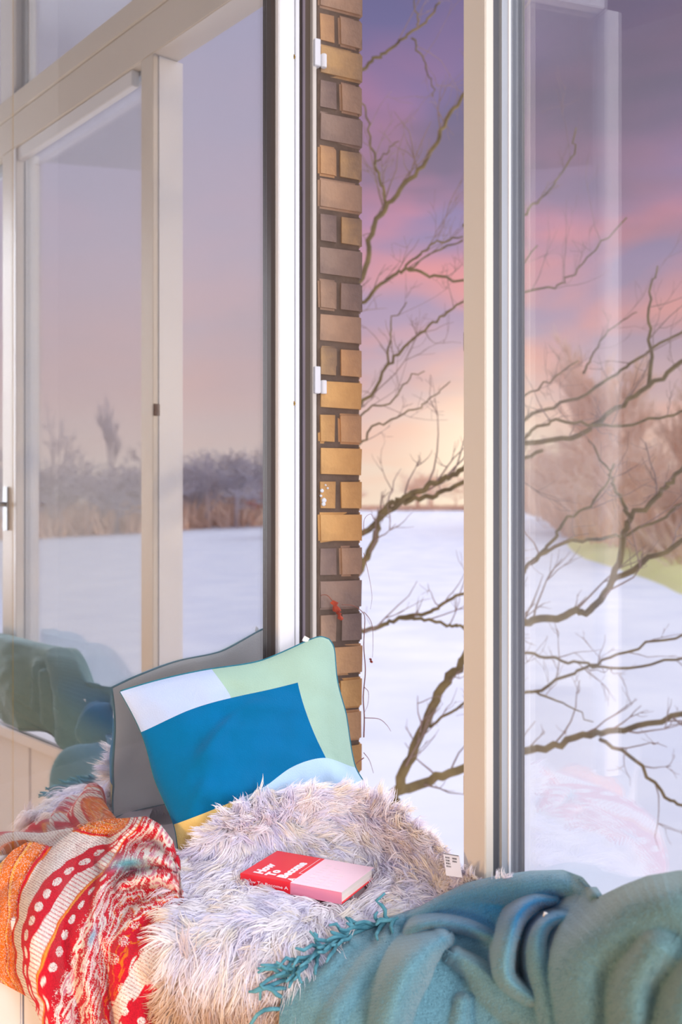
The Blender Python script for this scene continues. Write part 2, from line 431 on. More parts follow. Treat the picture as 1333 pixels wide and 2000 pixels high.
for py, mt in ((665, M_RUST), (1533, M_BRASS)):                               # lock keeps on the left edge of the mullion
    z = CAMZ - (py - CY) * 1.61 / F
    MB().box(S_P0 - .003, S_P0 + .001, -.048, -.03, z - .017, z + .015, WM).build('lock_keep', mt, win, .001)
    if py > 1000: MB().tube([(S_P0 - .0035, -.043, z), (S_P0 - .0025, -.043, z)], .003, 8, WM).build('screw', M_DARK, win)

# brick reveals: every brick its own object
wall_e = thing('wall_outside', base=tuple(WM @ Vector((0, .06, 0))), kind='structure')
COURSE = .0757; ZB0 = CAMZ - (20 - CY) * 2.25 / F
MB().box(-.30, -.004, .006, .112, SILL - .6, ZTOP + .3, WM).box(S_R + .055, S_R + .36, .015, .112, SILL - .6, ZTOP + .3, WM).build('mortar', M_MORTAR, wall_e)
protos = {}


def brick(s0, s1, n0, n1, z0, z1, key):
    ls, ln, lz = s1 - s0, n1 - n0, z1 - z0
    kk = (round(ls, 3), round(ln, 3), key)
    if kk not in protos:
        bm = bmesh.new(); bmesh.ops.create_cube(bm, size=1)
        for v in bm.verts: v.co = Vector((v.co.x * ls, v.co.y * ln, v.co.z * lz))
        bmesh.ops.bevel(bm, geom=bm.edges[:], offset=.005, segments=2, affect='EDGES')
        for v in bm.verts: v.co += Vector((noise.noise(v.co * 31 + Vector((key, 0, 0))), noise.noise(v.co * 27 + Vector((0, key, 5))), noise.noise(v.co * 29))) * .0022
        me = bpy.data.meshes.new('brick'); bm.to_mesh(me); bm.free()
        me.materials.append(M_BRICK[key % 5]); protos[kk] = me
    o = bpy.data.objects.new('brick', protos[kk]); C.objects.link(o); o.parent = wall_e
    p = WM @ Vector(((s0 + s1) / 2, (n0 + n1) / 2, (z0 + z1) / 2)); o.location = p - Vector(wall_e['base'])
    o.rotation_euler = (0, 0, WROT); return o


rb = random.Random(5)
for k in range(-3, 23):
    zt = ZB0 - k * COURSE; z0, z1 = zt - COURSE + .0055, zt
    warm = 13 if 11 <= k <= 15 else (19 if k >= 19 else 0)  # golden glare painted into the middle courses by picking ochre bricks
    ch = lambda: (rb.choice((2, 2, 0)) if warm else rb.choice((0, 1, 3, 4, 1))) + 5 * rb.randint(0, 2)
    ns, ne = .0075, .1195 + rb.uniform(-.0015, .0015)
    if k % 2:
        brick(-.21, 0 + rb.uniform(-.001, .002), ns, ne, z0, z1, ch())
    else:
        mid = n_at(661.5, 0) + rb.uniform(-.002, .002)
        brick(-.10, 0 + rb.uniform(-.001, .002), ns, mid - .0025, z0, z1, ch()); brick(-.10, rb.uniform(-.001, .002), mid + .0025, ne, z0, z1, ch())
        brick(-.212, -.108, .0075, ne, z0, z1, ch())
    if -4 < k < 23:
        if k % 2: brick(S_R + .052, S_R + .26, .02, .12, z0, z1, ch())
        else: brick(S_R + .052, S_R + .15, .02, .066, z0, z1, ch()); brick(S_R + .052, S_R + .15, .073, .12, z0, z1, ch())
p = WM @ Vector((.003, n_at(632, 0), 0))
dr = MB()
for (px, py, r) in ((633, 977, .006), (632, 984, .005), (629, 958, .0045), (627, 968, .003), (640, 953, .0025), (636, 947, .002)):
    n = n_at(px, .002); q = WM @ Vector((.0015, n, 0)); zz = CAMZ - (py - CY) * q.y / F
    dr.tube([(.001, n, zz), (.0045, n, zz - .001), (.0055, n, zz - .001)], [r, r * .9, r * .35], 10, WM)
dr.build('lime_splash', mat('white_splash', srgb(232, 236, 238), .8), wall_e, smooth=True)
trim = MB().box(-.02, S_R + .05, .031, .20, SILL - .16, SILL - .10, WM).build('trim_1', M_WHITE, None, .004); tag(trim, kind='structure')

# window seat
FD = np.array([1, -.33]) / math.hypot(1, .33); FP = np.array([-.178, 1.60]); FN = np.array([-.33, -1]) / math.hypot(1, .33)


def seat_poly(off, z0, z1, mb):
    def fr(k): q = FP + FD * k + FN * off; return (q[0], q[1])
    a, b = fr(-1.1), fr(.396)
    c = WM @ Vector((2.0, -.11 - off, 0)); d = WM @ Vector((2.0, -.102, 0)); e = WM @ Vector((-.35, -.104, 0)); f = WM @ Vector((-1.0, -.104, 0))
    poly = [a, b, (c.x, c.y), (d.x, d.y), (e.x, e.y), (f.x, f.y)]
    n = len(poly); vs = [(x, y, z0) for x, y in poly] + [(x, y, z1) for x, y in poly]
    mb.add(vs, [tuple(range(n - 1, -1, -1)), tuple(range(n, 2 * n))] + [(i, (i + 1) % n, n + (i + 1) % n, n + i) for i in range(n)])


bench = thing('window_seat', 'white built-in window seat with boarded front under the throws', 'bench', (-.2, 1.6, 0))
b = MB(); seat_poly(.012, SILL - .035, SILL, b); b.build('seat_board', M_PANEL, bench, .003)
k = -1.1
for wdt in (.40, .306, .29, .48):
    q = [FP + FD * kk + FN * oo for kk in (k + .002, k + wdt - .002) for oo in (-.02, 0)]
    vs = [(x[0], x[1], z) for z in (0.002, SILL - .036) for x in (q[0], q[2], q[3], q[1])]
    MB().add(vs, [(3, 2, 1, 0), (4, 5, 6, 7), (0, 1, 5, 4), (1, 2, 6, 5), (2, 3, 7, 6), (3, 0, 4, 7)]).build('front_board', M_PANEL, bench, .0025)
    k += wdt
for s0 in (.66, 1.0, 1.34, 1.67):
    MB().box(s0 + .002, s0 + .33, -.109, -.092, .002, SILL - .036, WM).build('front_board', M_PANEL, bench, .0025)

# open casement leaf
leaf = thing('casement_leaf', 'tall glass casement leaf standing open into the room, mirroring the window', 'window', (AH[0], AH[1], CAMZ - .642))
AB0 = CAMZ - .642
MB().box(-.048, -.011, -.004, .045, AB0, ZT0 - .01, AM).build('hinge_stile', M_WHITE, leaf, .002)
MB().box(-.010, .0, -.003, .03, AB0, ZT0 - .01, AM).build('gasket', M_DARK, leaf)
MB().box(.0, .588, .006, .012, AB0 + .012, ZT0 - .01, AM).build('pane', M_GLASSA, leaf)
MB().box(.588, .628, .0, .04, AB0, ZT0 - .01, AM).build('lock_stile', M_WHITE, leaf, .002)
MB().box(.0, .588, -.022, .004, AB0, AB0 + .012, AM).build('bottom_rail', M_WHITE, leaf, .001)
MB().box(.0, .588, .0, .04, ZT0 - .0095, ZT0 + .03, AM).build('top_rail', M_WHITE, leaf, .002)
hz = CAMZ - (742 - CY) * 2.17 / F
hb = MB()
for dz0, dz1, r in ((.022, .047, .0075), (-.022, .0215, .0050), (-.047, -.0225, .0075)):
    hb.tube([(-.055, .002, hz + dz0), (-.055, .002, hz + dz1)], r, 14, AM)
hb.box(-.055, -.044, .0, .004, hz - .047, hz + .047, AM)
hb.build('leaf_hinge', M_WHITE, leaf)
MB().box(.5345, .5375, .0045, .006, AB0 + .012, ZT0 - .01, AM).build('edge_strip', mat('golden_edge_strip', srgb(206, 170, 110), .35, .1, 8, metal=.3), leaf)

# ------------------------------------------------------------------ outdoors
def terrain(x, y):
    r = math.hypot(x, y); az = math.degrees(math.atan2(x, y))
    rise = max(0, min(1, (r - 120) / 220)); near = max(0, min(1, (az + 20) / 20)) if az < 0 else max(0, min(1, (24 - az) / 16))
    far_r = max(0, min(1, (az - 100) / 12))
    return CAMZ - 5 + 6.9 * rise * near + max(0, min(1, (r - 60) / 110)) * far_r * (4.6 - 3.3 * max(0, min(1, (az - 112) / 18)))


rs = np.concatenate([np.linspace(2.6, 40, 18), np.geomspace(46, 1800, 34)]); azs = np.radians(np.linspace(-60, 175, 142))
P = np.zeros((len(rs), len(azs), 3))
for i, r in enumerate(rs):
    for j, a in enumerate(azs):
        x, y = r * math.sin(a), r * math.cos(a)
        P[i, j] = (x, y, terrain(x, y) + 0.25 * noise.noise(Vector((x * .05, y * .05, 0))))
gm = grid_mesh('snow_field', P); g = link('snow_field', gm, M_SNOW); tag(g, 'wide white snow-covered field stretching to the trees', 'snow', kind='structure')


def bank_r(az): return float(np.interp(az, [9, 10, 13, 19, 26, 40, 60, 90, 104], [420, 255, 120, 63, 52, 48, 60, 110, 180]))


bk = np.zeros((7, 60, 3))
for j, az in enumerate(np.linspace(9, 104, 60)):
    r0 = bank_r(az); a = math.radians(az)
    for i, (dr_, dz) in enumerate(((-.2, -.3), (0, .05), (.12, .45), (.3, .75), (.55, .95), (1.4, 1.1), (2.2, 1.1))):
        r = r0 * (1 + dr_ * .45); x, y = r * math.sin(a), r * math.cos(a)
        bk[i, j] = (x, y, CAMZ - 5 + dz + .1 * noise.noise(Vector((x * .2, y * .2, 3))))
bo = link('grass_bank', grid_mesh('grass_bank', bk), M_GRASS); tag(bo, 'yellow green grassy bank beyond the snow, below the brown trees', 'bank', kind='structure')


def bare_tree(seed, levels=4, h=1.0, spread=.55, poplar=False):
    r = random.Random(seed); segs = []

    def grow(p, d, L, rad, lev):
        q = p + d * L; segs.append((p, q, rad, rad * .62))
        if lev == 0: return
        for _ in range(4 if lev > 1 else 5):
            t = r.uniform(.35, 1.0); sp = spread * (1.0 if not poplar else .45)
            nd = (d + Vector((r.gauss(0, sp), r.gauss(0, sp), r.gauss(.12, sp * .6)))).normalized()
            grow(p + (q - p) * t, nd, L * r.uniform(.5, .78), rad * .5, lev - 1)
    grow(Vector((0, 0, 0)), Vector((0, 0, 1)), h * (.36 if not poplar else .42), h * .02, levels)
    V, Fc = [], []
    for a, b_, r0, r1 in segs:
        t = (b_ - a).normalized(); x = t.orthogonal().normalized(); y = t.cross(x); n = len(V)
        for k_ in range(3):
            c_, s_ = math.cos(k_ * 2.1), math.sin(k_ * 2.1)
            V.append(a + (x * c_ + y * s_) * max(r0, h * .0022)); V.append(b_ + (x * c_ + y * s_) * max(r1, h * .0016))
        for k_ in range(3): k2 = (k_ + 1) % 3; Fc.append((n + 2 * k_, n + 2 * k2, n + 2 * k2 + 1, n + 2 * k_ + 1))
    top = max(v.z for v in V); me = bpy.data.meshes.new('bare_tree'); me.from_pydata([tuple(v / top) for v in V], [], Fc); me.update(); return me


TM = {}
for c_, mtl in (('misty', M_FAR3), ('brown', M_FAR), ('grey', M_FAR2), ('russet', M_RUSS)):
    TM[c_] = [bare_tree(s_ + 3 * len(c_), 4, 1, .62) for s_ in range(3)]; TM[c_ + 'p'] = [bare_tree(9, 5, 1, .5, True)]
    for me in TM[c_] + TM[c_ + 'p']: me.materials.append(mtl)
rt = random.Random(3)


def far_tree(az, r, h, colr, label, group, wide=1.0, name='bare_tree'):
    a = math.radians(az); x, y = r * math.sin(a), r * math.cos(a)
    o = bpy.data.objects.new(name, rt.choice(TM[colr])); C.objects.link(o)
    zb = CAMZ - 4.2 if 9 < az < 104 and r > bank_r(az) else terrain(x, y) - .2
    o.location = (x, y, zb); o.rotation_euler = (0, 0, rt.uniform(0, 6)); o.scale = (h * wide, h * wide, h)
    return tag(o, label, 'tree', group)


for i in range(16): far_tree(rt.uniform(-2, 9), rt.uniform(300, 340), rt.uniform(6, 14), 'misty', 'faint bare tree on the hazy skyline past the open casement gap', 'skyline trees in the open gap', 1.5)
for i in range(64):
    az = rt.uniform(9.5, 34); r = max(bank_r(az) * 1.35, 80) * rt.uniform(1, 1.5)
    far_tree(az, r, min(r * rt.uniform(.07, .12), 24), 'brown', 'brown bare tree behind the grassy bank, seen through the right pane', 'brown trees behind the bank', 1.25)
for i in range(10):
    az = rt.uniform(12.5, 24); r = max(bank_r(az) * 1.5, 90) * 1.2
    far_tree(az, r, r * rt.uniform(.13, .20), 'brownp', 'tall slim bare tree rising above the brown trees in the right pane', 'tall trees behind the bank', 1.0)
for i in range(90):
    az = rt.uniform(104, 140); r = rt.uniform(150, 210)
    far_tree(az, r, r * rt.uniform(.05, .085), 'grey', 'haze-paled bare tree in the far treeline mirrored by the casement leaf', 'haze-paled far treeline', 1.5)
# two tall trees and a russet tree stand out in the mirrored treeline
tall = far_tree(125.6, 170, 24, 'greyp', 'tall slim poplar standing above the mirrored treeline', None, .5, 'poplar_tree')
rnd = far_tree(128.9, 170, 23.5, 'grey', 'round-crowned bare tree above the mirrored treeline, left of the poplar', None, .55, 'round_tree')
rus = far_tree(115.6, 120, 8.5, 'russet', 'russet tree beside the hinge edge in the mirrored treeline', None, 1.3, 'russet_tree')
# hedge-like undergrowth that fills the foot of the tree line
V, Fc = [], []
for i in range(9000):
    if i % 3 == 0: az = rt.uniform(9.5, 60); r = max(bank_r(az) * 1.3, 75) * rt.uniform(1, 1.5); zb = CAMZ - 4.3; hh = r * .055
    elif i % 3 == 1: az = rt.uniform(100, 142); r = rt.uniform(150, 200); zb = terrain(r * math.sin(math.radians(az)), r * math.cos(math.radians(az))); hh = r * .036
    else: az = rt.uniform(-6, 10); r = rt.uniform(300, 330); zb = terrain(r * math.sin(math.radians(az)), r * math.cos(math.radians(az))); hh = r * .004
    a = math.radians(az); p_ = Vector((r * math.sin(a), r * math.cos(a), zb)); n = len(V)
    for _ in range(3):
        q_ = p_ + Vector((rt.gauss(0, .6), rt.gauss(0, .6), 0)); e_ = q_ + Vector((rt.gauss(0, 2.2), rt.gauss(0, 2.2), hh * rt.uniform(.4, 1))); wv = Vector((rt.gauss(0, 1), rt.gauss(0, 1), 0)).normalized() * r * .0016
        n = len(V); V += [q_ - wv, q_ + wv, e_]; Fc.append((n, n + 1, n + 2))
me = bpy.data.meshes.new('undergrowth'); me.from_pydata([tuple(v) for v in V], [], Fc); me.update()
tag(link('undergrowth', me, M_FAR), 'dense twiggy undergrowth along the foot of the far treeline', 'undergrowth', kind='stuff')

# the near bare tree outside the window
TB = U(760, 1640, 4.4)
ntree = thing('garden_tree', 'bare olive-barked tree close outside, limbs crossing the open gap and right pane', 'tree', (TB.x - .25, TB.y + .1, CAMZ - 5))
limbs = []                                                                   # (points px, py, Z), radius px start, end


def limb(pts, w0, w1, name='branch'):
    n = len(pts); cp = catmull(pts, 5); P3 = [U(*q) for q in cp]
    rad = [max((w0 + (w1 - w0) * (i / (len(P3) - 1)) ** .8) * .5 * cp[i][2] / F, .0014) for i in range(len(P3))]
    jr = random.Random(int(pts[0][0] * 7 + pts[0][1])); P3 = [p_ + Vector((jr.gauss(0, 1), jr.gauss(0, 1), jr.gauss(0, 1))) * .006 * (0 < i < len(P3) - 1) for i, p_ in enumerate(P3)]
    MB().tube(P3, rad, 8).build(name, M_BARK, ntree, smooth=True); limbs.append((P3, rad))


base_px = CX + (TB.x - .25) * F / (TB.y + .1)
limb([(base_px, 3150, 4.5), (base_px - 8, 2500, 4.48), (720, 1900, 4.45), (768, 1560, 4.4)], 60, 30, 'trunk')
limb([(720, 1900, 4.45), (668, 1500, 4.5), (660, 1150, 4.5), (690, 800, 4.5), (675, 560, 4.6), (650, 300, 4.7), (670, 60, 4.8)], 34, 3, 'trunk')
limb([(768, 1560, 4.4), (795, 1490, 4.38), (830, 1415, 4.36), (866, 1340, 4.33), (910, 1290, 4.3), (1002, 1229, 4.3), (1044, 1211, 4.3), (1115, 1197, 4.25), (1151, 1188, 4.2), (1201, 1129, 4.15), (1222, 1041, 4.2), (1233, 1012, 4.2)], 22, 11)
limb([(1233, 1012, 4.2), (1290, 965, 4.2), (1311, 941, 4.2), (1345, 895, 4.2)], 11, 8)
limb([(1233, 1012, 4.2), (1205, 960, 4.3), (1190, 920, 4.4), (1150, 860, 4.5)], 9, 3)
limb([(1201, 1129, 4.15), (1286, 1083, 4.1), (1345, 1048, 4.1)], 12, 9)
limb([(775, 1545, 4.4), (840, 1525, 4.45), (910, 1500, 4.5), (1004, 1472, 4.5), (1080, 1456, 4.5), (1152, 1434, 4.5), (1222, 1422, 4.5), (1345, 1392, 4.5)], 20, 11)
limb([(1172, 1444, 4.5), (1240, 1484, 4.4), (1300, 1556, 4.3), (1345, 1575, 4.3)], 8, 6)
limb([(690, 1130, 4.5), (722, 1075, 4.5), (738, 1020, 4.5), (765, 985, 4.5), (800, 978, 4.5), (850, 965, 4.5), (905, 945, 4.5), (1002, 905, 4.5), (1060, 880, 4.55)], 15, 7)
limb([(680, 1060, 4.5), (735, 1020, 4.5), (790, 975, 4.5), (830, 955, 4.5), (870, 935, 4.5), (905, 915, 4.5), (1002, 872, 4.5), (1115, 854, 4.5), (1151, 838, 4.5), (1215, 789, 4.5), (1279, 746, 4.5), (1345, 700, 4.5)], 13, 9)
limb([(905, 915, 4.5), (1002, 838, 4.6), (1073, 796, 4.7), (1144, 767, 4.8), (1215, 721, 4.8), (1260, 690, 4.8), (1345, 640, 4.8)], 8, 5)
limb([(1002, 866, 4.5), (1050, 838, 4.4), (1105, 824, 4.4), (1180, 835, 4.4), (1268, 820, 4.5), (1345, 803, 4.5)], 7, 5)
limb([(900, 1295, 4.3), (970, 1200, 4.2), (1004, 1165, 4.1), (1016, 1126, 4.1), (1037, 1101, 4.1), (1080, 1055, 4.1), (1108, 1012, 4.1), (1165, 977, 4.1), (1200, 906, 4.2)], 13, 4)
limb([(1037, 1101, 4.1), (1087, 1066, 4.0), (1172, 1051, 4.0), (1230, 1040, 4.0), (1345, 980, 4.0)], 8, 6)
limb([(1016, 1126, 4.1), (1008, 1070, 4.1), (1002, 1010, 4.2), (1004, 960, 4.2)], 7, 2)
limb([(690, 1232, 4.5), (740, 1222, 4.5), (780, 1207, 4.5), (840, 1195, 4.45), (870, 1178, 4.4), (910, 1155, 4.4), (1000, 1140, 4.4)], 10, 5)
limb([(780, 1207, 4.5), (830, 1210, 4.4), (880, 1220, 4.4), (910, 1228, 4.4), (1002, 1264, 4.5), (1055, 1282, 4.5), (1108, 1289, 4.5), (1158, 1300, 4.5), (1229, 1303, 4.5), (1345, 1283, 4.5)], 7, 5)
limb([(1002, 1353, 4.3), (1044, 1349, 4.3), (1115, 1317, 4.3), (1158, 1300, 4.3), (1225, 1271, 4.3), (1345, 1234, 4.3)], 7, 5)
limb([(840, 1420, 4.37), (905, 1375, 4.3), (1002, 1353, 4.3)], 6, 5)
limb([(1044, 1349, 4.3), (1100, 1375, 4.4), (1160, 1410, 4.4)], 5, 2)
limb([(675, 620, 4.6), (711, 525, 4.5), (728, 455, 4.5), (757, 400, 4.5), (800, 350, 4.4), (840, 305, 4.4), (862, 257, 4.4), (905, 188, 4.4), (960, 110, 4.4), (1010, 40, 4.4)], 12, 6)
limb([(757, 400, 4.5), (742, 350, 4.5), (730, 310, 4.6), (718, 240, 4.6), (706, 190, 4.6)], 7, 3)
limb([(732, 322, 4.6), (755, 300, 4.6), (780, 276, 4.6)], 4, 2)
limb([(670, 180, 4.7), (712, 132, 4.7), (735, 116, 4.7), (765, 96, 4.7), (800, 66, 4.7), (830, 42, 4.7), (860, 5, 4.7)], 8, 4)
limb([(818, 55, 4.7), (812, 20, 4.7), (805, -20, 4.7)], 4, 2)
limb([(805, 75, 4.7), (825, 110, 4.6), (842, 150, 4.6), (846, 190, 4.6)], 4, 2)
limb([(690, 610, 4.6), (718, 580, 4.6), (760, 545, 4.6), (790, 527, 4.6), (830, 535, 4.6), (890, 547, 4.6), (1002, 570, 4.7), (1075, 560, 4.7), (1110, 545, 4.7), (1165, 490, 4.7), (1225, 425, 4.7)], 8, 3)
limb([(790, 527, 4.6), (820, 495, 4.6), (855, 475, 4.6), (905, 462, 4.6)], 5, 3)
limb([(800, 525, 4.6), (850, 495, 4.7), (905, 470, 4.7)], 4, 3)
limb([(690, 800, 4.5), (714, 780, 4.5), (758, 715, 4.5), (790, 680, 4.5), (830, 645, 4.5), (870, 615, 4.5), (905, 590, 4.5), (1002, 530, 4.6), (1050, 480, 4.7)], 8, 3)
limb([(758, 715, 4.5), (762, 670, 4.5), (766, 630, 4.6), (795, 590, 4.6)], 5, 2)
limb([(690, 830, 4.5), (720, 800, 4.5), (770, 780, 4.5), (800, 740, 4.6), (830, 725, 4.6)], 5, 2)
limb([(700, 870, 4.6), (740, 830, 4.6), (800, 805, 4.6), (840, 780, 4.6), (880, 745, 4.6)], 5, 2)
limb([(905, 440, 4.5), (1002, 430, 4.5), (1040, 402, 4.5), (1080, 362, 4.5), (1115, 310, 4.6), (1126, 250, 4.6)], 7, 3)
limb([(1002, 760, 4.6), (1012, 775, 4.6), (1025, 772, 4.6), (1075, 745, 4.6), (1130, 705, 4.7)], 6, 3)
limb([(1140, 730, 4.8), (1160, 690, 4.8), (1200, 640, 4.9), (1245, 610, 4.9)], 5, 2)
limb([(1268, 755, 4.5), (1272, 680, 4.6), (1266, 600, 4.6), (1285, 520, 4.7)], 9, 3)
# small twigs springing from the limbs
tw = MB(); rk = random.Random(21)
for P3, rad in limbs[2:]:
    for i in range(2, len(P3) - 1, 2):
        if rk.random() < .5: continue
        p_ = P3[i]; t_ = (P3[i] - P3[i - 1]).normalized()
        d_ = (t_ * .7 + Vector((rk.gauss(.15, .5), rk.gauss(0, .5), rk.gauss(.25, .55)))).normalized(); Lw = rk.uniform(.10, .42)

        def twig(p0, d0, ln, r0, lev):
            pts = [p0]; d = d0.copy()
            for _ in range(5):
                d = (d + Vector((rk.gauss(0, .16), rk.gauss(0, .16), rk.gauss(.05, .16)))).normalized(); pts.append(pts[-1] + d * ln / 5)
            tw.tube(pts, [max(r0 * (1 - .14 * q_), .0008) for q_ in range(6)], 5)
            if lev:
                for _ in range(rk.randint(1, 2)):
                    j = rk.randint(1, 4); twig(pts[j], (d + Vector((rk.gauss(0, .6), rk.gauss(0, .6), rk.gauss(.1, .6)))).normalized(), ln * .55, r0 * .6, lev - 1)
        twig(p_, d_, Lw, min(rad[i] * .42, .0048), 2)
tw_o = tw.build('twigs', M_TWIG, ntree); tag(tw_o, kind='stuff')

# vine on the brick edge
M_VINE = mat('dry_red_vine', srgb(150, 92, 74), .8, .1, 50); M_LEAF = mat('red_dry_leaf', srgb(196, 82, 52), .8, .15, 80, .4, 300, col2=srgb(150, 58, 40))
vb = U(712, 1300, 2.29); vine = thing('climbing_vine', 'thin dry red vine with one shrivelled red leaf clinging to the bricks', 'vine', tuple(vb))


def vtube(pts, w_, name='tendril', m_=None):
    cp = catmull(pts, 6); MB().tube([U(*q) for q in cp], [max(w_ * (1 - .6 * i / len(cp)), .35) * .5 * cp[i][2] / F for i in range(len(cp))], 6).build(name, m_ or M_VINE, vine, smooth=True)


vtube([(711, 1440, 2.285), (712, 1400, 2.285), (710, 1360, 2.285), (714, 1310, 2.285), (711, 1260, 2.285), (713, 1210, 2.285), (708, 1195, 2.27), (690, 1183, 2.255), (668, 1181, 2.24)], 3.0, 'stem')
vtube([(652, 1176, 2.235), (640, 1163, 2.235), (630, 1162, 2.235), (627, 1164, 2.235)], 2.4)
vtube([(711, 1195, 2.28), (722, 1208, 2.30), (728, 1225, 2.3), (729, 1260, 2.3), (728, 1284, 2.3)], 1.4)
vtube([(712, 1342, 2.285), (720, 1352, 2.3), (719, 1375, 2.3), (713, 1390, 2.29)], 1.4)
vtube([(712, 1402, 2.285), (740, 1404, 2.3), (755, 1415, 2.3), (764, 1428, 2.3)], 1.8)
vtube([(711, 1480, 2.285), (700, 1488, 2.27), (692, 1496, 2.26)], 2.4)
vtube([(711, 1470, 2.285), (722, 1485, 2.3), (730, 1510, 2.3)], 1.6)
vtube([(711, 1080, 2.285), (722, 1130, 2.3), (727, 1165, 2.3), (724, 1190, 2.3)], 1.2)
vtube([(711, 1045, 2.285), (712, 1015, 2.29), (724, 1004, 2.3), (731, 1015, 2.3)], 1.2)
for (px, py, rr) in ((656, 1185, 13), (664, 1203, 9), (725, 1290, 5)):
    c_ = U(px, py, 2.235 if px < 700 else 2.3); r_ = rr * 2.24 / F; lv = []; rl = random.Random(px)
    for i in range(6):
        for j in range(6):
            u_, v_ = i / 5 - .5, j / 5 - .5; wd = math.sqrt(max(0, 1 - (2 * v_) ** 2)) * (.55 + .3 * math.sin(j * 2.1))
            lv.append(c_ + Vector((u_ * wd * r_ * 2 + v_ * r_ * .7, -.004 + rl.gauss(0, .0016) + .012 * u_ * u_, -v_ * r_ * 2)))
    MB().add(lv, [(i * 6 + j, (i + 1) * 6 + j, (i + 1) * 6 + j + 1, i * 6 + j + 1) for i in range(5) for j in range(5)]).build('dry_leaf', M_LEAF, vine, smooth=True)

# ------------------------------------------------------------------ cushion
cu = thing('cushion', 'patchwork cushion in blue, sage and pale blue leaning on the open leaf', 'cushion', tuple(U(530, 1690, 1.95)))
cpt = [((0, 0), (235, 1351, 1.93)), ((.25, 0), (318, 1327, 1.955)), ((.47, 0), (414, 1307, 1.985)), ((.7, 0), (511, 1291, 2.03)), ((.85, 0), (580, 1262, 2.06)), ((.94, 0), (626, 1243, 2.083)), ((1, 0), (642, 1250, 2.09)), ((1, .09), (653, 1268, 2.088)),
       ((0, .2), (276, 1430, 1.905)), ((.22, .2), (362, 1390, 1.93)), ((.47, .2), (452, 1363, 1.975)), ((.82, .2), (582, 1333, 2.04)), ((1, .2), (657, 1318, 2.08)),
       ((0, .45), (302, 1520, 1.88)), ((1, .45), (676, 1395, 2.08)), ((0, .72), (340, 1610, 1.85)), ((.12, .72), (384, 1594, 1.85)), ((.47, .72), (520, 1535, 1.945)), ((.6, .72), (562, 1503, 1.985)), ((.82, .72), (637, 1480, 2.04)), ((1, .72), (694, 1499, 2.075)),
       ((0, 1), (352, 1690, 1.84)), ((.3, 1), (470, 1660, 1.90)), ((.6, 1), (600, 1612, 1.99)), ((1, 1), (742, 1575, 2.06)), ((.5, .45), (470, 1435, 1.95))]
ct = TPS([(a[0] * 100, a[1] * 100) for a, _ in cpt], [b_ for _, b_ in cpt], 1e-3)


def cushion_surf(u0, u1, v0, v1, nu, nv, side):
    uu, vv = np.meshgrid(np.linspace(u0, u1, nu), np.linspace(v0, v1, nv)); q = np.c_[uu.ravel(), vv.ravel()]
    R = ct(q * 100); puff = np.clip(16 * q[:, 0] * (1 - q[:, 0]) * q[:, 1] * (1 - q[:, 1]), 0, 1) ** .55
    wr = np.array([noise.noise(Vector((a * 4 + b_ * 3, b_ * 7 - a * 4, 4))) * .013 + noise.noise(Vector((a * 14, b_ * 11, 8))) * .002 for a, b_ in q])
    a_, b_ = q[:, 0], q[:, 1]; g_ = lambda x, w: np.exp(-(x / w) ** 2)
    wr += -.009 * g_(b_ - .42 + .55 * (a_ - .3), .05) * g_(a_ - .35, .22) + .008 * g_(b_ - .30 + .35 * (a_ - .4), .045) * g_(a_ - .42, .2) - .008 * g_(b_ - .62 + .9 * (a_ - .16), .05) * g_(a_ - .16, .12) + .006 * g_(a_ - .92 + .15 * (b_ - .4), .03) * g_(b_ - .45, .25)
    Z = R[:, 2] + (-.054 * puff + wr * puff if side < 0 else .022 * puff + .004)
    X = (R[:, 0] - CX) * R[:, 2] / F; H = CAMZ - (R[:, 1] - CY) * R[:, 2] / F
    k_ = Z / R[:, 2]
    P_ = np.c_[X * k_, Z, CAMZ + (H - CAMZ) * k_] if side < 0 else np.c_[X - .3 * (Z - R[:, 2]), Z, H]
    return P_.reshape(nv, nu, 3)


CB = Vector(cu['base'])


def patch(name, rects, material, label=None):
    for i, (u0, u1, v0, v1) in enumerate(rects):
        P_ = cushion_surf(u0, u1, v0, v1, max(6, int((u1 - u0) * 90)), max(6, int((v1 - v0) * 90)), -1)
        me = grid_mesh(name, P_ - np.array(CB)[None, None]); o = link(name, me, material, cu); o.location = (0, 0, 0)
        if label: o['label'] = label


def felt(n_, c_, c2=None): return mat(n_, c_, .95, .05, 9, .6, 420, sheen=.12, spec=.1, col2=c2)


patch('patch', [(0, .47, 0, .2)], felt('pale_blue_wool', srgb(176, 194, 226), srgb(186, 198, 222)), 'pale lavender blue wool patch')
F_SAGE = felt('sage_wool', srgb(160, 190, 172))
sg = [(.47, 1, 0, .2), (.82, 1, .2, .72)]
patch('patch', sg, F_SAGE, 'sage green wool patch')
patch('patch', [(0, .82, .2, .72)], felt('petrol_blue_wool', srgb(2, 104, 156), srgb(4, 98, 142)), 'deep petrol blue wool patch')
patch('patch', [(0, .32, .72, 1)], felt('straw_wool', srgb(226, 202, 130)), 'straw yellow wool patch')
patch('patch', [(.32, 1, .72, 1)], felt('ice_blue_wool', srgb(180, 208, 232)), 'ice blue wool patch')
P_ = cushion_surf(0, 1, 0, 1, 50, 50, 1)
bo = link('back_panel', grid_mesh('back_panel', P_[:, ::-1] - np.array(CB)[None, None]), mat('grey_wool_back', srgb(214, 220, 222), .95, .1, 8, .5, 400), cu); bo.location = (0, 0, 0)
ed = [(t, 0) for t in np.linspace(0, 1, 40)] + [(1, t) for t in np.linspace(.03, 1, 40)] + [(t, 1) for t in np.linspace(.97, 0, 40)] + [(0, t) for t in np.linspace(.97, 0, 40)]
R = ct(np.array(ed) * 100); pp = [U(*r_) + Vector((0, .003, 0)) for r_ in R]
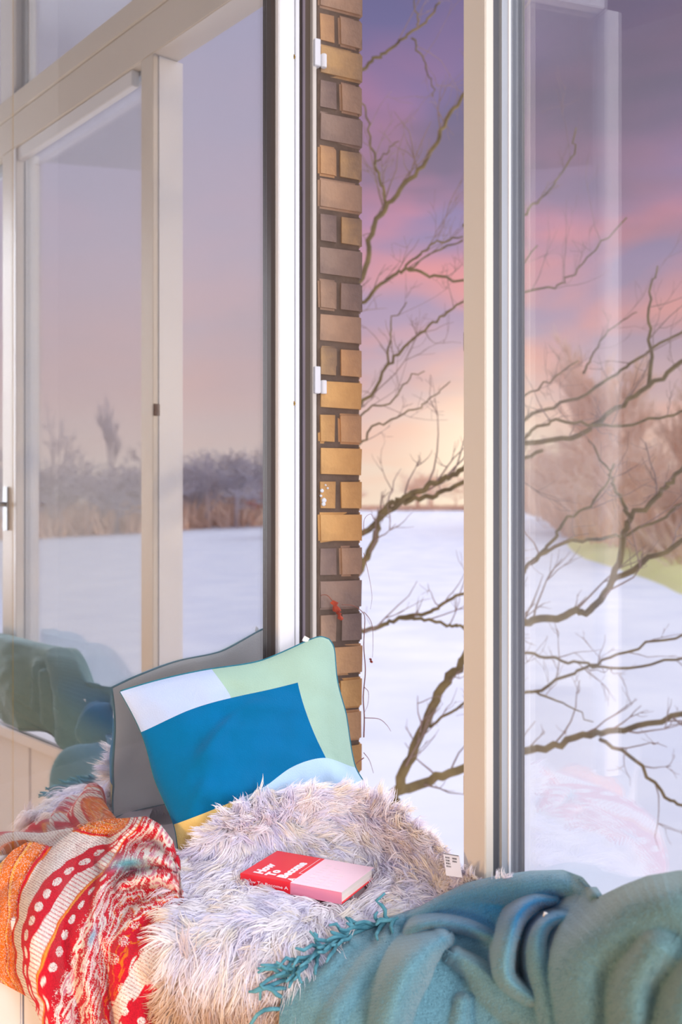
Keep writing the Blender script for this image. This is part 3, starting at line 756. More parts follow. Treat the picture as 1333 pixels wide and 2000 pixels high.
MB().tube(pp, .0022, 7).build('piping', M_TEALP, cu, smooth=True)
tp = U(597, 1250, 2.07); lt = MB()
lt.box(-.006, .006, -.0006, .0006, -.004, .007, Matrix.Translation(tp) @ Matrix.Rotation(.5, 4, 'Y')); lt.build('care_tab', M_WHITE, cu)

# ------------------------------------------------------------------ sheepskin
fz = [(400, 1630, 1.80), (440, 1598, 1.80), (480, 1568, 1.81), (530, 1550, 1.88), (600, 1541, 1.915), (660, 1543, 1.92), (715, 1553, 1.90), (780, 1592, 1.80), (850, 1645, 1.695), (895, 1700, 1.615),
      (560, 1655, 1.905), (740, 1692, 1.83), (850, 1735, 1.675), (905, 1755, 1.60), (400, 1670, 1.83), (500, 1655, 1.88), (350, 1690, 1.82), (340, 1760, 1.73), (328, 1830, 1.615),
      (480, 1735, 1.755), (600, 1770, 1.692), (700, 1782, 1.69), (800, 1770, 1.67), (450, 1830, 1.60), (560, 1832, 1.59), (700, 1850, 1.60), (640, 1620, 1.92), (700, 1645, 1.885),
      (330, 1920, 1.592), (400, 1950, 1.578), (500, 1950, 1.565), (620, 1950, 1.535), (330, 2080, 1.595), (420, 2080, 1.59), (560, 2080, 1.555), (660, 2080, 1.54), (960, 1750, 1.515), (1010, 1725, 1.46), (760, 1850, 1.60), (900, 1850, 1.56)]
ft = TPS([q[:2] for q in fz], [q[2] for q in fz], 2e-3)


def f_top(x): return np.interp(x, [300, 335, 345, 400, 440, 480, 530, 600, 700, 780, 850, 900, 960, 1010], [1860, 1740, 1690, 1628, 1594, 1566, 1548, 1540, 1550, 1584, 1640, 1700, 1738, 1722])


def f_bot(x): return np.interp(x, [300, 560, 600, 650, 720, 780, 860, 912, 960, 1010], [2070, 2070, 1960, 1895, 1840, 1810, 1776, 1756, 1750, 1738])


def px2w(px, py, Z): return np.stack([(px - CX) * Z / F, Z, CAMZ - (py - CY) * Z / F], -1)


def fur_P(px, py): return px2w(px, py, ft(np.c_[px, py])[:, 0])


rug = thing('sheepskin_rug', 'shaggy long-haired cream sheepskin spread over the window seat, book on it', 'rug', tuple(U(600, 1780, 1.73)))
RB = np.array(rug['base'])
xx = np.linspace(318, 1000, 150); rows = []
for t in np.linspace(0, 1, 90):
    yy = f_top(xx) + (f_bot(xx) - f_top(xx)) * t; rows.append(fur_P(xx, yy))
Pf = np.array(rows)
back = [Pf[0] + np.array([.004, .02, -.02])[None] * (k_ + 1) ** 1.3 for k_ in range(3)][::-1]
Pf = np.concatenate([np.array(back), Pf]) + np.array([0, .006, -.002])
M_PELT = mat('sheepskin_pelt', srgb(206, 198, 206), .95, .1, 20)
o = link('pelt', grid_mesh('pelt', Pf - RB), M_PELT, rug); o.location = (0, 0, 0)
flow = [(440, 1640, -.55, .8), (480, 1600, -.2, -.9), (520, 1575, .1, -1), (380, 1690, -.95, .3), (350, 1760, -1, .25), (350, 1850, -.7, .7), (400, 1900, -.35, 1), (500, 1930, .0, 1), (600, 1930, .2, 1), (480, 1790, -.8, .6), (420, 1760, -1, .2),
        (600, 1610, 1, .1), (740, 1610, 1, -.1), (830, 1640, 1, .1), (700, 1650, .9, .25), (520, 1650, .0, 1), (600, 1790, -.4, .6), (700, 1800, .2, .6), (800, 1760, .8, .2), (880, 1710, 1, .1), (560, 1700, -.3, .8), (460, 1700, -.5, .8), (950, 1745, .7, -.5), (800, 1600, 1, -.3), (870, 1690, .9, -.3)]
fd = TPS([q[:2] for q in flow], [q[2:] for q in flow], 5e-2)

BK = [np.array(U(*q)) for q in ((470, 1705, 1.77), (668, 1742, 1.681), (732, 1690, 1.808), (545, 1660, 1.891))]   # book cover corners


def inpoly(p_, poly):
    ins = np.zeros(len(p_), bool); n = len(poly)
    for i in range(n):
        a, b_ = poly[i], poly[(i + 1) % n]
        c_ = ((a[1] > p_[:, 1]) != (b_[1] > p_[:, 1])) & (p_[:, 0] < (b_[0] - a[0]) * (p_[:, 1] - a[1]) / (b_[1] - a[1] + 1e-12) + a[0]); ins ^= c_
    return ins


def make_fur(nclump, per, nseg=7):
    px = RNG.uniform(325, 1000, nclump * 2); py = RNG.uniform(1545, 2060, nclump * 2)
    k_ = (py > f_top(px) - 2) & (py < f_bot(px)) & (px > np.interp(py, [1650, 1720, 1800, 1900, 2060], [325, 352, 352, 345, 340])); px, py = px[k_][:nclump], py[k_][:nclump]
    K = len(px)
    d = fd(np.c_[px, py]); d += RNG.normal(0, .30, d.shape)
    d += np.array([[noise.noise(Vector((a * .012, b_ * .016, 0))), noise.noise(Vector((a * .012, b_ * .016, 9)))] for a, b_ in zip(px, py)]) * 1.5
    d /= np.linalg.norm(d, axis=1)[:, None] + 1e-6
    L = RNG.uniform(.034, .066, K) * np.where(py > 1830, 1.25, 1) * np.where(px > 830, .62, 1)
    wav = RNG.uniform(-1, 1, (K, 4)); lift = RNG.uniform(.25, .75, K)
    # strands
    idx = np.repeat(np.arange(K), per); n = len(idx)
    sx = px[idx] + RNG.normal(0, 7, n); sy = py[idx] + RNG.normal(0, 6, n)
    sy = np.maximum(sy, f_top(sx) - 1)
    root = fur_P(sx, sy); e_ = 6.0
    tx = fur_P(sx + e_, sy) - root; ty = fur_P(sx, sy + e_) - root
    tx /= np.linalg.norm(tx, axis=1)[:, None]; ty /= np.linalg.norm(ty, axis=1)[:, None]
    nr = np.cross(ty, tx); nr /= np.linalg.norm(nr, axis=1)[:, None]
    nr = np.where((nr[:, 1] > 0)[:, None], -nr, nr)
    ok = ~inpoly(root[:, :2], [c_[:2] for c_ in BK]) | (sy < 1650)
    dd = d[idx] + RNG.normal(0, .10, (n, 2)); T = tx * dd[:, :1] + ty * dd[:, 1:]; T /= np.linalg.norm(T, axis=1)[:, None]
    B = np.cross(T, nr)
    Ls = L[idx] * RNG.uniform(.7, 1.15, n); lf = lift[idx] * RNG.uniform(.8, 1.2, n); w_ = wav[idx]
    # clump centre pull: tip target
    cidx = px[idx], py[idx]; croot = fur_P(*cidx)
    pts = np.zeros((n, nseg, 3))
    for j in range(nseg):
        s = j / (nseg - 1)
        rise = lf * (np.sin(min(s * 1.7, 1.57)) - .55 * s * s)
        wob = .10 * w_[:, 0] * np.sin(s * 5 + w_[:, 1] * 3) * s + .13 * w_[:, 2] * s * s + RNG.normal(0, .006, n)
        p_ = root + T * (Ls * s * (.95 - .12 * lf))[:, None] + nr * (Ls * rise * .62)[:, None] + B * (Ls * wob * 1.5)[:, None]
        pull = .62 * s ** 1.1
        p_ += (croot - root) * pull
        p_[:, 2] -= (.008 * s * s) * (lf < .9)
        pts[:, j] = p_
    # keep the hair out of the book and off its cover, keep it in front of the cushion foot
    pts = pts[ok]; idx = idx[ok]; sx, sy = sx[ok], sy[ok]; n = len(pts)
    cov = inpoly(pts.reshape(-1, 3)[:, :2], [c_[:2] for c_ in BK]).reshape(n, nseg)
    zc = CAMZ - .668
    keep = ~((cov.any(1)) & (np.where(cov, pts[:, :, 2], 0).max(1) > zc + .022))
    fringe = RNG.uniform(0, 1, n) < .06
    keep |= fringe & (cov.sum(1) <= 3)
    pts = pts[keep]; sx, sy = sx[keep], sy[keep]; n = len(pts)
    wd = RNG.uniform(.0006, .00125, n)
    side = np.cross(pts[:, -1] - pts[:, 0], RNG.normal(0, 1, (n, 3)) * .7 + np.array([0, -1, .4])); side /= np.linalg.norm(side, axis=1)[:, None] + 1e-9
    taper = np.array([.8, 1, 1, .95, .8, .55, .12])[:nseg]
    Lf = pts - side[:, None] * (wd[:, None] * taper[None])[:, :, None]; Rt = pts + side[:, None] * (wd[:, None] * taper[None])[:, :, None]
    V = np.stack([Lf, Rt], 2).reshape(-1, 3)
    base = (np.arange(n) * nseg * 2)[:, None] + (np.arange(nseg - 1) * 2)[None]
    q = np.stack([base, base + 1, base + 3, base + 2], -1).reshape(-1, 4)
    # cream and grey-lilac locks; warm glow painted in as tan by position
    lock = RNG.uniform(0, 1, K)
    tone = np.array([srgb(251, 248, 252)[:3], srgb(240, 238, 252)[:3], srgb(251, 244, 236)[:3]])[np.digitize(lock, [.5, .86])]
    tone = tone[idx[keep]] * RNG.uniform(.86, 1.08, (n, 1))
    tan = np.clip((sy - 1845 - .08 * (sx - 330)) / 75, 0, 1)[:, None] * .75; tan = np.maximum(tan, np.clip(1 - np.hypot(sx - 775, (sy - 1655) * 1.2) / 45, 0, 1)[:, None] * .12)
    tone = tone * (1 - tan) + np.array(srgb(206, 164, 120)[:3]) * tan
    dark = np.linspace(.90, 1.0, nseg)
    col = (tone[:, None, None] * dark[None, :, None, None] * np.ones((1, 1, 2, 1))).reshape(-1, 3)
    me = bpy.data.meshes.new('fur')
    me.vertices.add(len(V)); me.vertices.foreach_set('co', (V - RB).astype(np.float32).reshape(-1))
    me.loops.add(q.size); me.loops.foreach_set('vertex_index', q.reshape(-1).astype(np.int32))
    me.polygons.add(len(q)); me.polygons.foreach_set('loop_start', (np.arange(len(q)) * 4).astype(np.int32)); me.polygons.foreach_set('use_smooth', np.ones(len(q), bool))
    me.update(calc_edges=True)
    a = me.color_attributes.new('Col', 'FLOAT_COLOR', 'POINT'); a.data.foreach_set('color', np.c_[col, np.ones(len(col))].astype(np.float32).reshape(-1))
    return me


def fur_mat():
    m, N, L, b = new_mat('long_sheepskin_hair')
    a = N.new('ShaderNodeVertexColor'); a.layer_name = 'Col'
    L.new(a.outputs[0], b.inputs['Base Color']); b.inputs['Roughness'].default_value = .55; b.inputs['Specular IOR Level'].default_value = .35
    t = N.new('ShaderNodeBsdfTranslucent'); L.new(a.outputs[0], t.inputs[0])
    mx = N.new('ShaderNodeMixShader'); mx.inputs[0].default_value = .38
    L.new(b.outputs[0], mx.inputs[1]); L.new(t.outputs[0], mx.inputs[2]); L.new(mx.outputs[0], N['Material Output'].inputs[0])
    return m


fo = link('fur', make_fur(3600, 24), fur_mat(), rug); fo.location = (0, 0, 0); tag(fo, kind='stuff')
# care tag sewn to the sheepskin
tg = MB(); tpts = [U(866, 1666, 1.625), U(897, 1671, 1.60), U(903, 1714, 1.575), U(872, 1710, 1.60)]
tg.add(tpts + [q_ + Vector((.0006, .0012, -.0003)) for q_ in tpts], [(0, 1, 2, 3), (7, 6, 5, 4), (0, 4, 5, 1), (1, 5, 6, 2), (2, 6, 7, 3), (3, 7, 4, 0)])
ctag = tg.build('care_tag', mat('white_satin_tag', srgb(226, 226, 238), .5), rug)
mk = MB(); X_ = (tpts[1] - tpts[0]); Y_ = (tpts[3] - tpts[0]); NN = X_.cross(Y_).normalized(); NN = NN if NN.y < 0 else -NN


def tq(a, b_, c_, d_):
    mk.add([tpts[0] + X_ * u_ + Y_ * v_ + NN * .0004 for u_, v_ in ((a, c_), (b_, c_), (b_, d_), (a, d_))], [(0, 1, 2, 3)])


tq(.02, .98, .0, .035)
rr = random.Random(4)
for row, (x0, x1) in enumerate(((.12, .42), (.55, .85))):
    for i in range(4):
        y0 = .14 + i * .13; xx_ = x0
        while xx_ < x1 - .05:
            w_ = rr.uniform(.03, .09); tq(xx_, min(xx_ + w_, x1), y0, y0 + .075); xx_ += w_ + .03
mk.build('tag_print', mat('tag_ink', srgb(60, 58, 70), .7), ctag)

# ------------------------------------------------------------------ book
bk0 = [Vector(q_) for q_ in BK]
ax = (bk0[1] - bk0[0]); lenx = ax.length; ax = ax.normalized(); ay = bk0[3] - bk0[0]; ay = (ay - ax * ay.dot(ax)); leny = .131; ay = ay.normalized(); az_ = ax.cross(ay)
BM = Matrix((ax.to_4d(), ay.to_4d(), az_.to_4d(), (0, 0, 0, 1))).transposed()
for i in range(3): BM[3][i] = 0
TH = .021; BM.translation = bk0[0] - az_ * TH
book = thing('paperback_book', 'red and pink paperback book lying on the sheepskin', 'book', tuple(bk0[0] - az_ * TH))
M_RED = mat('red_cover', srgb(236, 34, 50), .38, .03, 10); M_PINK = mat('pink_cover', srgb(254, 218, 232), .4, .02, 10); M_PINK2 = mat('rose_spine', srgb(232, 138, 164), .4, .03, 10)
M_PAGE = mat('book_pages', srgb(244, 236, 228), .85, .06, 4, aniso=(1, 1, 60)); M_INK = mat('white_print', srgb(252, 248, 250), .5); M_PINKINK = mat('pale_print', srgb(255, 226, 236), .5)
MB().box(.004, lenx - .003, .002, leny - .003, .0012, TH - .0012, BM).build('page_block', M_PAGE, book)
half = lenx * .505
MB().box(0, half, 0, leny, TH - .0012, TH, BM).box(0, half, -.0008, .0004, 0, TH, BM).build('front_cover', M_RED, book, .0004, origin=None)
c2 = MB().box(half, lenx, 0, leny, TH - .0012, TH, BM).build('front_cover', M_PINK, book, .0004); c2['label'] = 'pink lower half of the cover'
s2 = MB().box(half, lenx, -.0008, .0004, 0, TH - .0012, BM).build('spine', M_PINK2, book, .0003)
MB().box(0, lenx, 0, leny, 0, .0012, BM).build('back_cover', M_RED, book, .0003)


def text(body, size, M_, mtl, name, thick=.0, parent=None, spacing=1.0, align='LEFT'):
    cu_ = bpy.data.curves.new(name, 'FONT'); cu_.body = body; cu_.size = size; cu_.offset = thick; cu_.extrude = .0001; cu_.space_character = spacing; cu_.align_x = align; cu_.resolution_u = 3
    t_ = bpy.data.objects.new(name, cu_); C.objects.link(t_); dg = bpy.context.evaluated_depsgraph_get(); dg.update()
    me = bpy.data.meshes.new_from_object(t_.evaluated_get(dg)); bpy.data.objects.remove(t_)
    me.transform(M_); p_ = parent; me.transform(Matrix.Translation(-Vector(p_['base']))); me.materials.clear()
    o_ = link(name, me, mtl, p_); o_.location = (0, 0, 0); return o_


# cover lines run from the spine towards the fore-edge; lines follow each other along the book's length
TR = Matrix(((0, 1, 0, 0), (1, 0, 0, 0), (0, 0, -1, 0), (0, 0, 0, 1)))


def cover_text(body, size, x, y, mtl, thick, xs=1.0):
    # glyph +X -> book +Y, glyph +Y -> book -X
    Rm = Matrix(((0, -1, 0, x), (1, 0, 0, y), (0, 0, 1, TH + .0003), (0, 0, 0, 1)))
    return text(body, size, BM @ Rm @ Matrix.Diagonal((xs, 1, 1, 1)), mtl, 'cover_text', thick, book)


cover_text('How', .024, .036, .012, M_INK, .0015, 1.05); cover_text('To', .024, .060, .012, M_INK, .0015, 1.05); cover_text('Become', .024, .084, .012, M_INK, .0015, 1.05)
cover_text('A', .020, .104, .006, M_INK, .0006)
fp_ = MB(); rp = random.Random(8)
for x_ in (.118, .140, .160):                                               # pale illegible print on the pink half
    y_ = .012
    while y_ < .100 - (x_ > .15) * .03:
        w_ = rp.uniform(.006, .011); fp_.box(x_, x_ + .013, y_, y_ + .0022, TH + .0002, TH + .0004, BM).box(x_ + (.0 if rp.random() < .5 else .0105), x_ + (.0025 if rp.random() < .5 else .013), y_ + .0022, y_ + w_, TH + .0002, TH + .0004, BM); y_ += w_ + .004
fp_.build('pale_print', M_PINKINK, book)
ln = MB(); ln.box(half - .0075, half - .0065, .045, .126, TH + .0002, TH + .0004, BM).box(half - .0075, half + .001, .044, .0455, TH + .0002, TH + .0004, BM); ln.build('cover_rule', M_PINKINK, book)
Rs = Matrix(((1, 0, 0, .010), (0, 0, -1, -.0011), (0, 1, 0, .0075), (0, 0, 0, 1)))
text('How To Become A', .0105, BM @ Rs @ Matrix.Diagonal((1.05, .72, 1, 1)), M_INK, 'spine_text', .0, book)

# ------------------------------------------------------------------ cloth folds
def folds(q, base, ridges, k=.0038):
    """relief of a rumpled cloth: rounded fold ridges laid over a base sheet, nearest surface wins softly"""
    q = np.asarray(q, float); acc = np.exp(-(base - 1.0) / k * 1.0 + 0 * base)
    ref = base.copy(); Zs = [base]
    for pts, H in ridges:
        c_ = catmull(pts, 7); best = np.full(len(q), 1e9); zz = np.zeros(len(q)); ww = np.zeros(len(q)); en = np.zeros(len(q))
        for a, b_ in zip(c_[:-1], c_[1:]):
            d = b_[:2] - a[:2]; l2 = (d ** 2).sum() + 1e-9; t = np.clip(((q - a[:2]) @ d) / l2, 0, 1)
            pr = a[:2] + t[:, None] * d; dv = q - pr; dist = np.hypot(dv[:, 0], dv[:, 1]); sd_ = d[0] * dv[:, 1] - d[1] * dv[:, 0]
            m_ = dist < best; best = np.where(m_, dist, best)
            zz = np.where(m_, a[2] + (b_[2] - a[2]) * t, zz)
            wl = a[3] + (b_[3] - a[3]) * t; wr = a[4] + (b_[4] - a[4]) * t
            ww = np.where(m_, np.where(sd_ > 0, wl, wr), ww)
        x = best / np.maximum(ww, 1); Zs.append(zz + H * np.where(x < 1, .75 * x * x + .25 * x ** 4, 1 + 2.5 * (x - 1)))
    Zs = np.array(Zs); mn = Zs.min(0); return mn - k * np.log(np.exp(-(Zs - mn) / k).sum(0))


# ------------------------------------------------------------------ teal throw
tb_ = [(545, 1990, 1.53), (565, 1905, 1.555), (640, 1850, 1.60), (700, 1812, 1.64), (780, 1788, 1.66), (700, 1900, 1.525), (675, 1938, 1.50), (650, 2000, 1.475), (560, 2080, 1.52), (800, 1900, 1.485), (760, 2020, 1.44), (880, 1930, 1.475), (890, 1800, 1.54), (1000, 1790, 1.485), (1000, 1870, 1.44),
       (950, 1995, 1.425), (1060, 1990, 1.385), (1100, 1800, 1.45), (1170, 1760, 1.42), (1040, 1712, 1.50), (900, 1740, 1.56), (1222, 1735, 1.33), (1333, 1706, 1.235), (1440, 1715, 1.17), (1333, 1900, 1.19), (1333, 2080, 1.17), (1180, 2080, 1.30), (1700, 1800, 1.0), (1700, 2200, 1.0), (2250, 2000, .80), (2250, 2700, .80), (3400, 2500, .59), (3400, 4000, .59)]
tbf = TPS([q[:2] for q in tb_], [q[2] for q in tb_], 2e-3)
# ridge points: px, py, distance, width on its lower/left side, width on its upper/right side
t_rid = [
    ([(760, 1808, 1.635, 20, 20), (816, 1790, 1.595, 26, 22), (860, 1772, 1.56, 34, 26), (912, 1752, 1.515, 40, 30), (976, 1738, 1.465, 44, 32), (1040, 1732, 1.42, 40, 34), (1100, 1732, 1.395, 30, 34), (1145, 1752, 1.385, 24, 32), (1165, 1785, 1.385, 20, 24)], .05),
    ([(800, 1845, 1.555, 18, 18), (812, 1816, 1.53, 18, 18), (850, 1803, 1.505, 18, 16), (905, 1809, 1.47, 19, 17), (950, 1826, 1.45, 18, 18), (988, 1842, 1.45, 14, 14)], .04),
    ([(862, 1836, 1.455, 26, 30), (832, 1862, 1.42, 36, 30), (805, 1900, 1.395, 44, 40), (772, 1965, 1.38, 44, 46), (745, 2090, 1.375, 44, 48)], .06),
    ([(775, 1806, 1.60, 26, 30), (756, 1858, 1.535, 36, 32), (728, 1900, 1.49, 40, 40), (690, 1948, 1.46, 40, 40), (655, 2000, 1.445, 42, 40), (630, 2090, 1.44, 44, 40)], .05),
    ([(688, 1850, 1.57, 26, 26), (650, 1890, 1.525, 26, 26), (610, 1950, 1.50, 30, 30), (585, 2040, 1.49, 30, 30)], .035),
    ([(892, 1866, 1.445, 30, 20), (935, 1892, 1.41, 38, 24), (975, 1928, 1.38, 50, 24), (1025, 1964, 1.35, 60, 24), (1100, 2010, 1.315, 70, 24)], .05),
    ([(905, 1960, 1.42, 26, 26), (900, 2010, 1.40, 30, 30), (890, 2090, 1.39, 30, 30)], .04),
    ([(1085, 1758, 1.405, 16, 16), (1045, 1762, 1.385, 18, 18), (1014, 1788, 1.365, 20, 18), (1000, 1830, 1.35, 22, 18), (990, 1878, 1.34, 24, 20), (996, 1915, 1.335, 24, 20), (1040, 1950, 1.325, 24, 20)], .045),
    ([(1165, 1792, 1.36, 14, 14), (1110, 1790, 1.345, 15, 16), (1068, 1806, 1.335, 18, 18), (1050, 1840, 1.325, 22, 24), (1054, 1890, 1.315, 26, 34), (1072, 1950, 1.30, 30, 40), (1100, 2060, 1.29, 30, 40)], .04),
    ([(3400, 2635, .50, 900, 160), (2300, 2194, .685, 600, 120), (2000, 2069, .765, 500, 110), (1700, 1935, .875, 400, 92), (1440, 1790, 1.06, 210, 80), (1333, 1785, 1.10, 240, 80), (1240, 1826, 1.15, 220, 82), (1176, 1895, 1.19, 180, 86), (1172, 1980, 1.20, 160, 84), (1182, 2120, 1.20, 160, 84)][::-1], .085),
    ([(1300, 1860, 1.10, 50, 60), (1260, 1920, 1.115, 44, 60), (1250, 2000, 1.12, 40, 60), (1250, 2100, 1.12, 40, 60)], .03),
    ([(1440, 1880, 1.03, 60, 50), (1380, 1950, 1.05, 60, 50), (1350, 2080, 1.06, 60, 50)], .03)]


def tt(q):
    q = np.asarray(q, float); return folds(q, tbf(q)[:, 0] - .018, t_rid)[:, None]


def t_top(x): return np.interp(x, [540, 548, 565, 600, 640, 700, 780, 816, 860, 912, 976, 1040, 1104, 1140, 1160, 1172, 1222, 1272, 1333, 1440, 1700, 2000, 2250, 3400], [2060, 1960, 1905, 1876, 1850, 1815, 1788, 1776, 1752, 1727, 1712, 1703, 1701, 1714, 1738, 1756, 1732, 1713, 1703, 1706, 1845, 1958, 2075, 2478])


nx, ny = 500, 280
xs = np.r_[np.linspace(541, 1380, 440), np.linspace(1394, 3400, 60)]; rowsP = []; tsv = np.linspace(0, 1, ny)
pxg = np.tile(xs, (ny, 1)); pyg = t_top(xs)[None] + (np.interp(xs, [1333, 1440, 2250, 3400], [2085, 2500, 3300, 4600]) - t_top(xs))[None] * tsv[:, None]
Zg = tt(np.c_[pxg.ravel(), pyg.ravel()])[:, 0].reshape(ny, nx)
Zg += np.array([noise.noise(Vector((a * .016, b_ * .012, 2))) * .007 for a, b_ in zip(pxg.ravel(), pyg.ravel())]).reshape(ny, nx)
Pt = px2w(pxg, pyg, Zg)
bk_rows = [Pt[0] + np.array([0, 1, 0])[None] * (.012 * k_) + np.array([0, 0, -1])[None] * (.0045 * k_ * k_ * .5) for k_ in range(1, 9)][::-1]
Pt = np.concatenate([np.array(bk_rows), Pt]); 
# keep the cloth off the glass and let it rest on the ledge instead of sinking through it
rel = Pt[..., :2] - J0; nn_ = rel @ EO; ss_ = rel @ ES; ex = np.where(ss_ > 1.2, np.maximum(nn_ + .058, 0), 0)
Pt[..., :2] -= ex[..., None] * EO; nn_ -= ex
Pt[..., 2] = np.where((nn_ > -.118) & (ss_ > .9) & (Pt[..., 2] < SILL + .008), SILL + .008, Pt[..., 2])
colA, colB, colC = np.array(srgb(102, 146, 160)[:3]), np.array(srgb(20, 110, 164)[:3]), np.array(srgb(104, 134, 132)[:3])
fr = np.zeros(Pt.shape[:2]); PXF = np.concatenate([np.tile(xs, (8, 1)), pxg]); PYF = np.concatenate([np.tile(t_top(xs), (8, 1)), pyg])
bl = np.exp(-(((PXF - 1000) / 190) ** 2 + ((PYF - 1775) / 55) ** 2)) * .9
rg = np.clip((PXF - 1080) / 120, 0, 1)
colT = colA * (1 - bl[..., None]) + colB * bl[..., None]; colT = colT * (1 - .7 * rg[..., None]) + colC * .7 * rg[..., None]
colT *= (1 + .05 * np.sin(PYF * .9 + PXF * .2 + 3 * np.sin(PXF * .02))[..., None] * (1 - rg[..., None]))
throw = thing('mohair_throw', 'fuzzy teal blue mohair throw heaped in folds at the right, with a fringe', 'blanket', tuple(U(950, 1900, 1.45)))
TBS = np.array(throw['base'])
M_MOH = vcol_fabric('teal_mohair', .95, .35, bump=.6, bscale=420, fuzz=.16)
tc_ = link('cloth', grid_mesh('cloth', Pt - TBS, colT), M_MOH, throw); tc_.location = (0, 0, 0)
md = tc_.modifiers.new('thickness', 'SOLIDIFY'); md.thickness = .006; md.offset = -1
# short nap of loose fibres standing off the folds
nf = 26000; ii = RNG.integers(9, Pt.shape[0] - 2, nf); jj = RNG.integers(2, Pt.shape[1] - 2, nf)
p0 = Pt[ii, jj]; ta = Pt[ii, jj + 1] - p0; tb = Pt[ii + 1, jj] - p0; nn = np.cross(tb, ta); nn /= np.linalg.norm(nn, axis=1)[:, None] + 1e-9; nn = np.where((nn[:, 1] > 0)[:, None], -nn, nn)
tb /= np.linalg.norm(tb, axis=1)[:, None] + 1e-9; ta /= np.linalg.norm(ta, axis=1)[:, None] + 1e-9
dirn = nn * RNG.uniform(.25, .8, (nf, 1)) + tb * RNG.normal(.5, .4, (nf, 1)) + ta * RNG.normal(-.2, .5, (nf, 1)); dirn /= np.linalg.norm(dirn, axis=1)[:, None]
ln_ = RNG.uniform(.004, .009, (nf, 1)); sd = np.cross(dirn, RNG.normal(0, 1, (nf, 3))); sd /= np.linalg.norm(sd, axis=1)[:, None]; sd *= .00022
V = np.stack([p0 - sd, p0 + sd, p0 + dirn * ln_], 1).reshape(-1, 3) - TBS
me = bpy.data.meshes.new('nap'); me.vertices.add(len(V)); me.vertices.foreach_set('co', V.astype(np.float32).reshape(-1))
me.loops.add(nf * 3); me.loops.foreach_set('vertex_index', np.arange(nf * 3, dtype=np.int32)); me.polygons.add(nf); me.polygons.foreach_set('loop_start', (np.arange(nf) * 3).astype(np.int32)); me.update(calc_edges=True)
a = me.color_attributes.new('Col', 'FLOAT_COLOR', 'POINT'); cc = np.repeat(colT[ii, jj] * 1.15, 3, 0); a.data.foreach_set('color', np.c_[cc, np.ones(len(cc))].astype(np.float32).reshape(-1))
no = link('nap', me, vcol_fabric('teal_nap', .9, .2, bump=0, fuzz=.05), throw); no.location = (0, 0, 0); tag(no, kind='stuff')
# fringe
M_FRI = mat('teal_fringe_yarn', srgb(96, 158, 172), .9, .1, 60, .6, 300, col2=srgb(62, 124, 142))
rf = random.Random(12); NT = 44
ftargets = []
for i in range(NT):
    t = i / (NT - 1); ex = 778 - t * 236; ey = float(t_top(np.array([ex]))[0]) + 4
    ez = float(tt(np.array([[ex, ey]]))[0, 0]) - .004
    ang = math.radians(np.interp(t, [0, .25, .6, 1], [215, 190, 205, 175])) + rf.gauss(0, .42); ll = rf.uniform(38, 84)
    if t < .2: ang = math.radians(rf.choice((185, 200, 250, 140, 225))); ll = rf.uniform(30, 74)
    pts = []
    for k_ in range(6):
        s_ = k_ / 5; aa = ang + rf.gauss(0, .12) + .7 * s_ * math.sin(i * 1.7)
        qx = ex + math.cos(aa) * ll * s_; qy = ey + (-math.sin(aa)) * -ll * s_ * (-.75) + 14 * s_ * s_ * (t > .4)
        fzv = float(ft(np.array([[qx, qy]]))[0, 0]); zz = min(ez + .01 * s_, fzv - .062) if s_ > 0 else ez
        pts.append(U(qx, qy, (1 - s_) * ez + s_ * zz))
    MB().tube(pts, [.0030, .0034, .0033, .0031, .0029, .0018], 7).build('tassel', M_FRI, throw, smooth=True)
MB().tube([U(1062, 1789, 1.335), U(1065, 1783, 1.33), U(1070, 1784, 1.332)], [.0012, .0022, .0010], 7).build('lint', M_WHITE, throw, smooth=True)

# ------------------------------------------------------------------ red patterned throw
rb_ = [(-90, 1720, 1.79), (0, 1690, 1.805), (52, 1650, 1.842), (100, 1655, 1.885), (147, 1625, 1.915), (207, 1602, 1.94), (239, 1602, 1.945), (286, 1600, 1.88), (338, 1645, 1.825), (350, 1690, 1.80), (-60, 1850, 1.74), (0, 1850, 1.73), (0, 1920, 1.72), (60, 1760, 1.74), (100, 1720, 1.77), (100, 1850, 1.66),
       (60, 1970, 1.645), (100, 2080, 1.64), (200, 1720, 1.775), (200, 1780, 1.70), (205, 1830, 1.64), (200, 1870, 1.63), (200, 2000, 1.615), (270, 1690, 1.815), (330, 1760, 1.725), (330, 1850, 1.60), (330, 2000, 1.59), (440, 2000, 1.575), (440, 2080, 1.575), (440, 1900, 1.585), (270, 1780, 1.725)]
rbf = TPS([q[:2] for q in rb_], [q[2] for q in rb_], 2e-3)
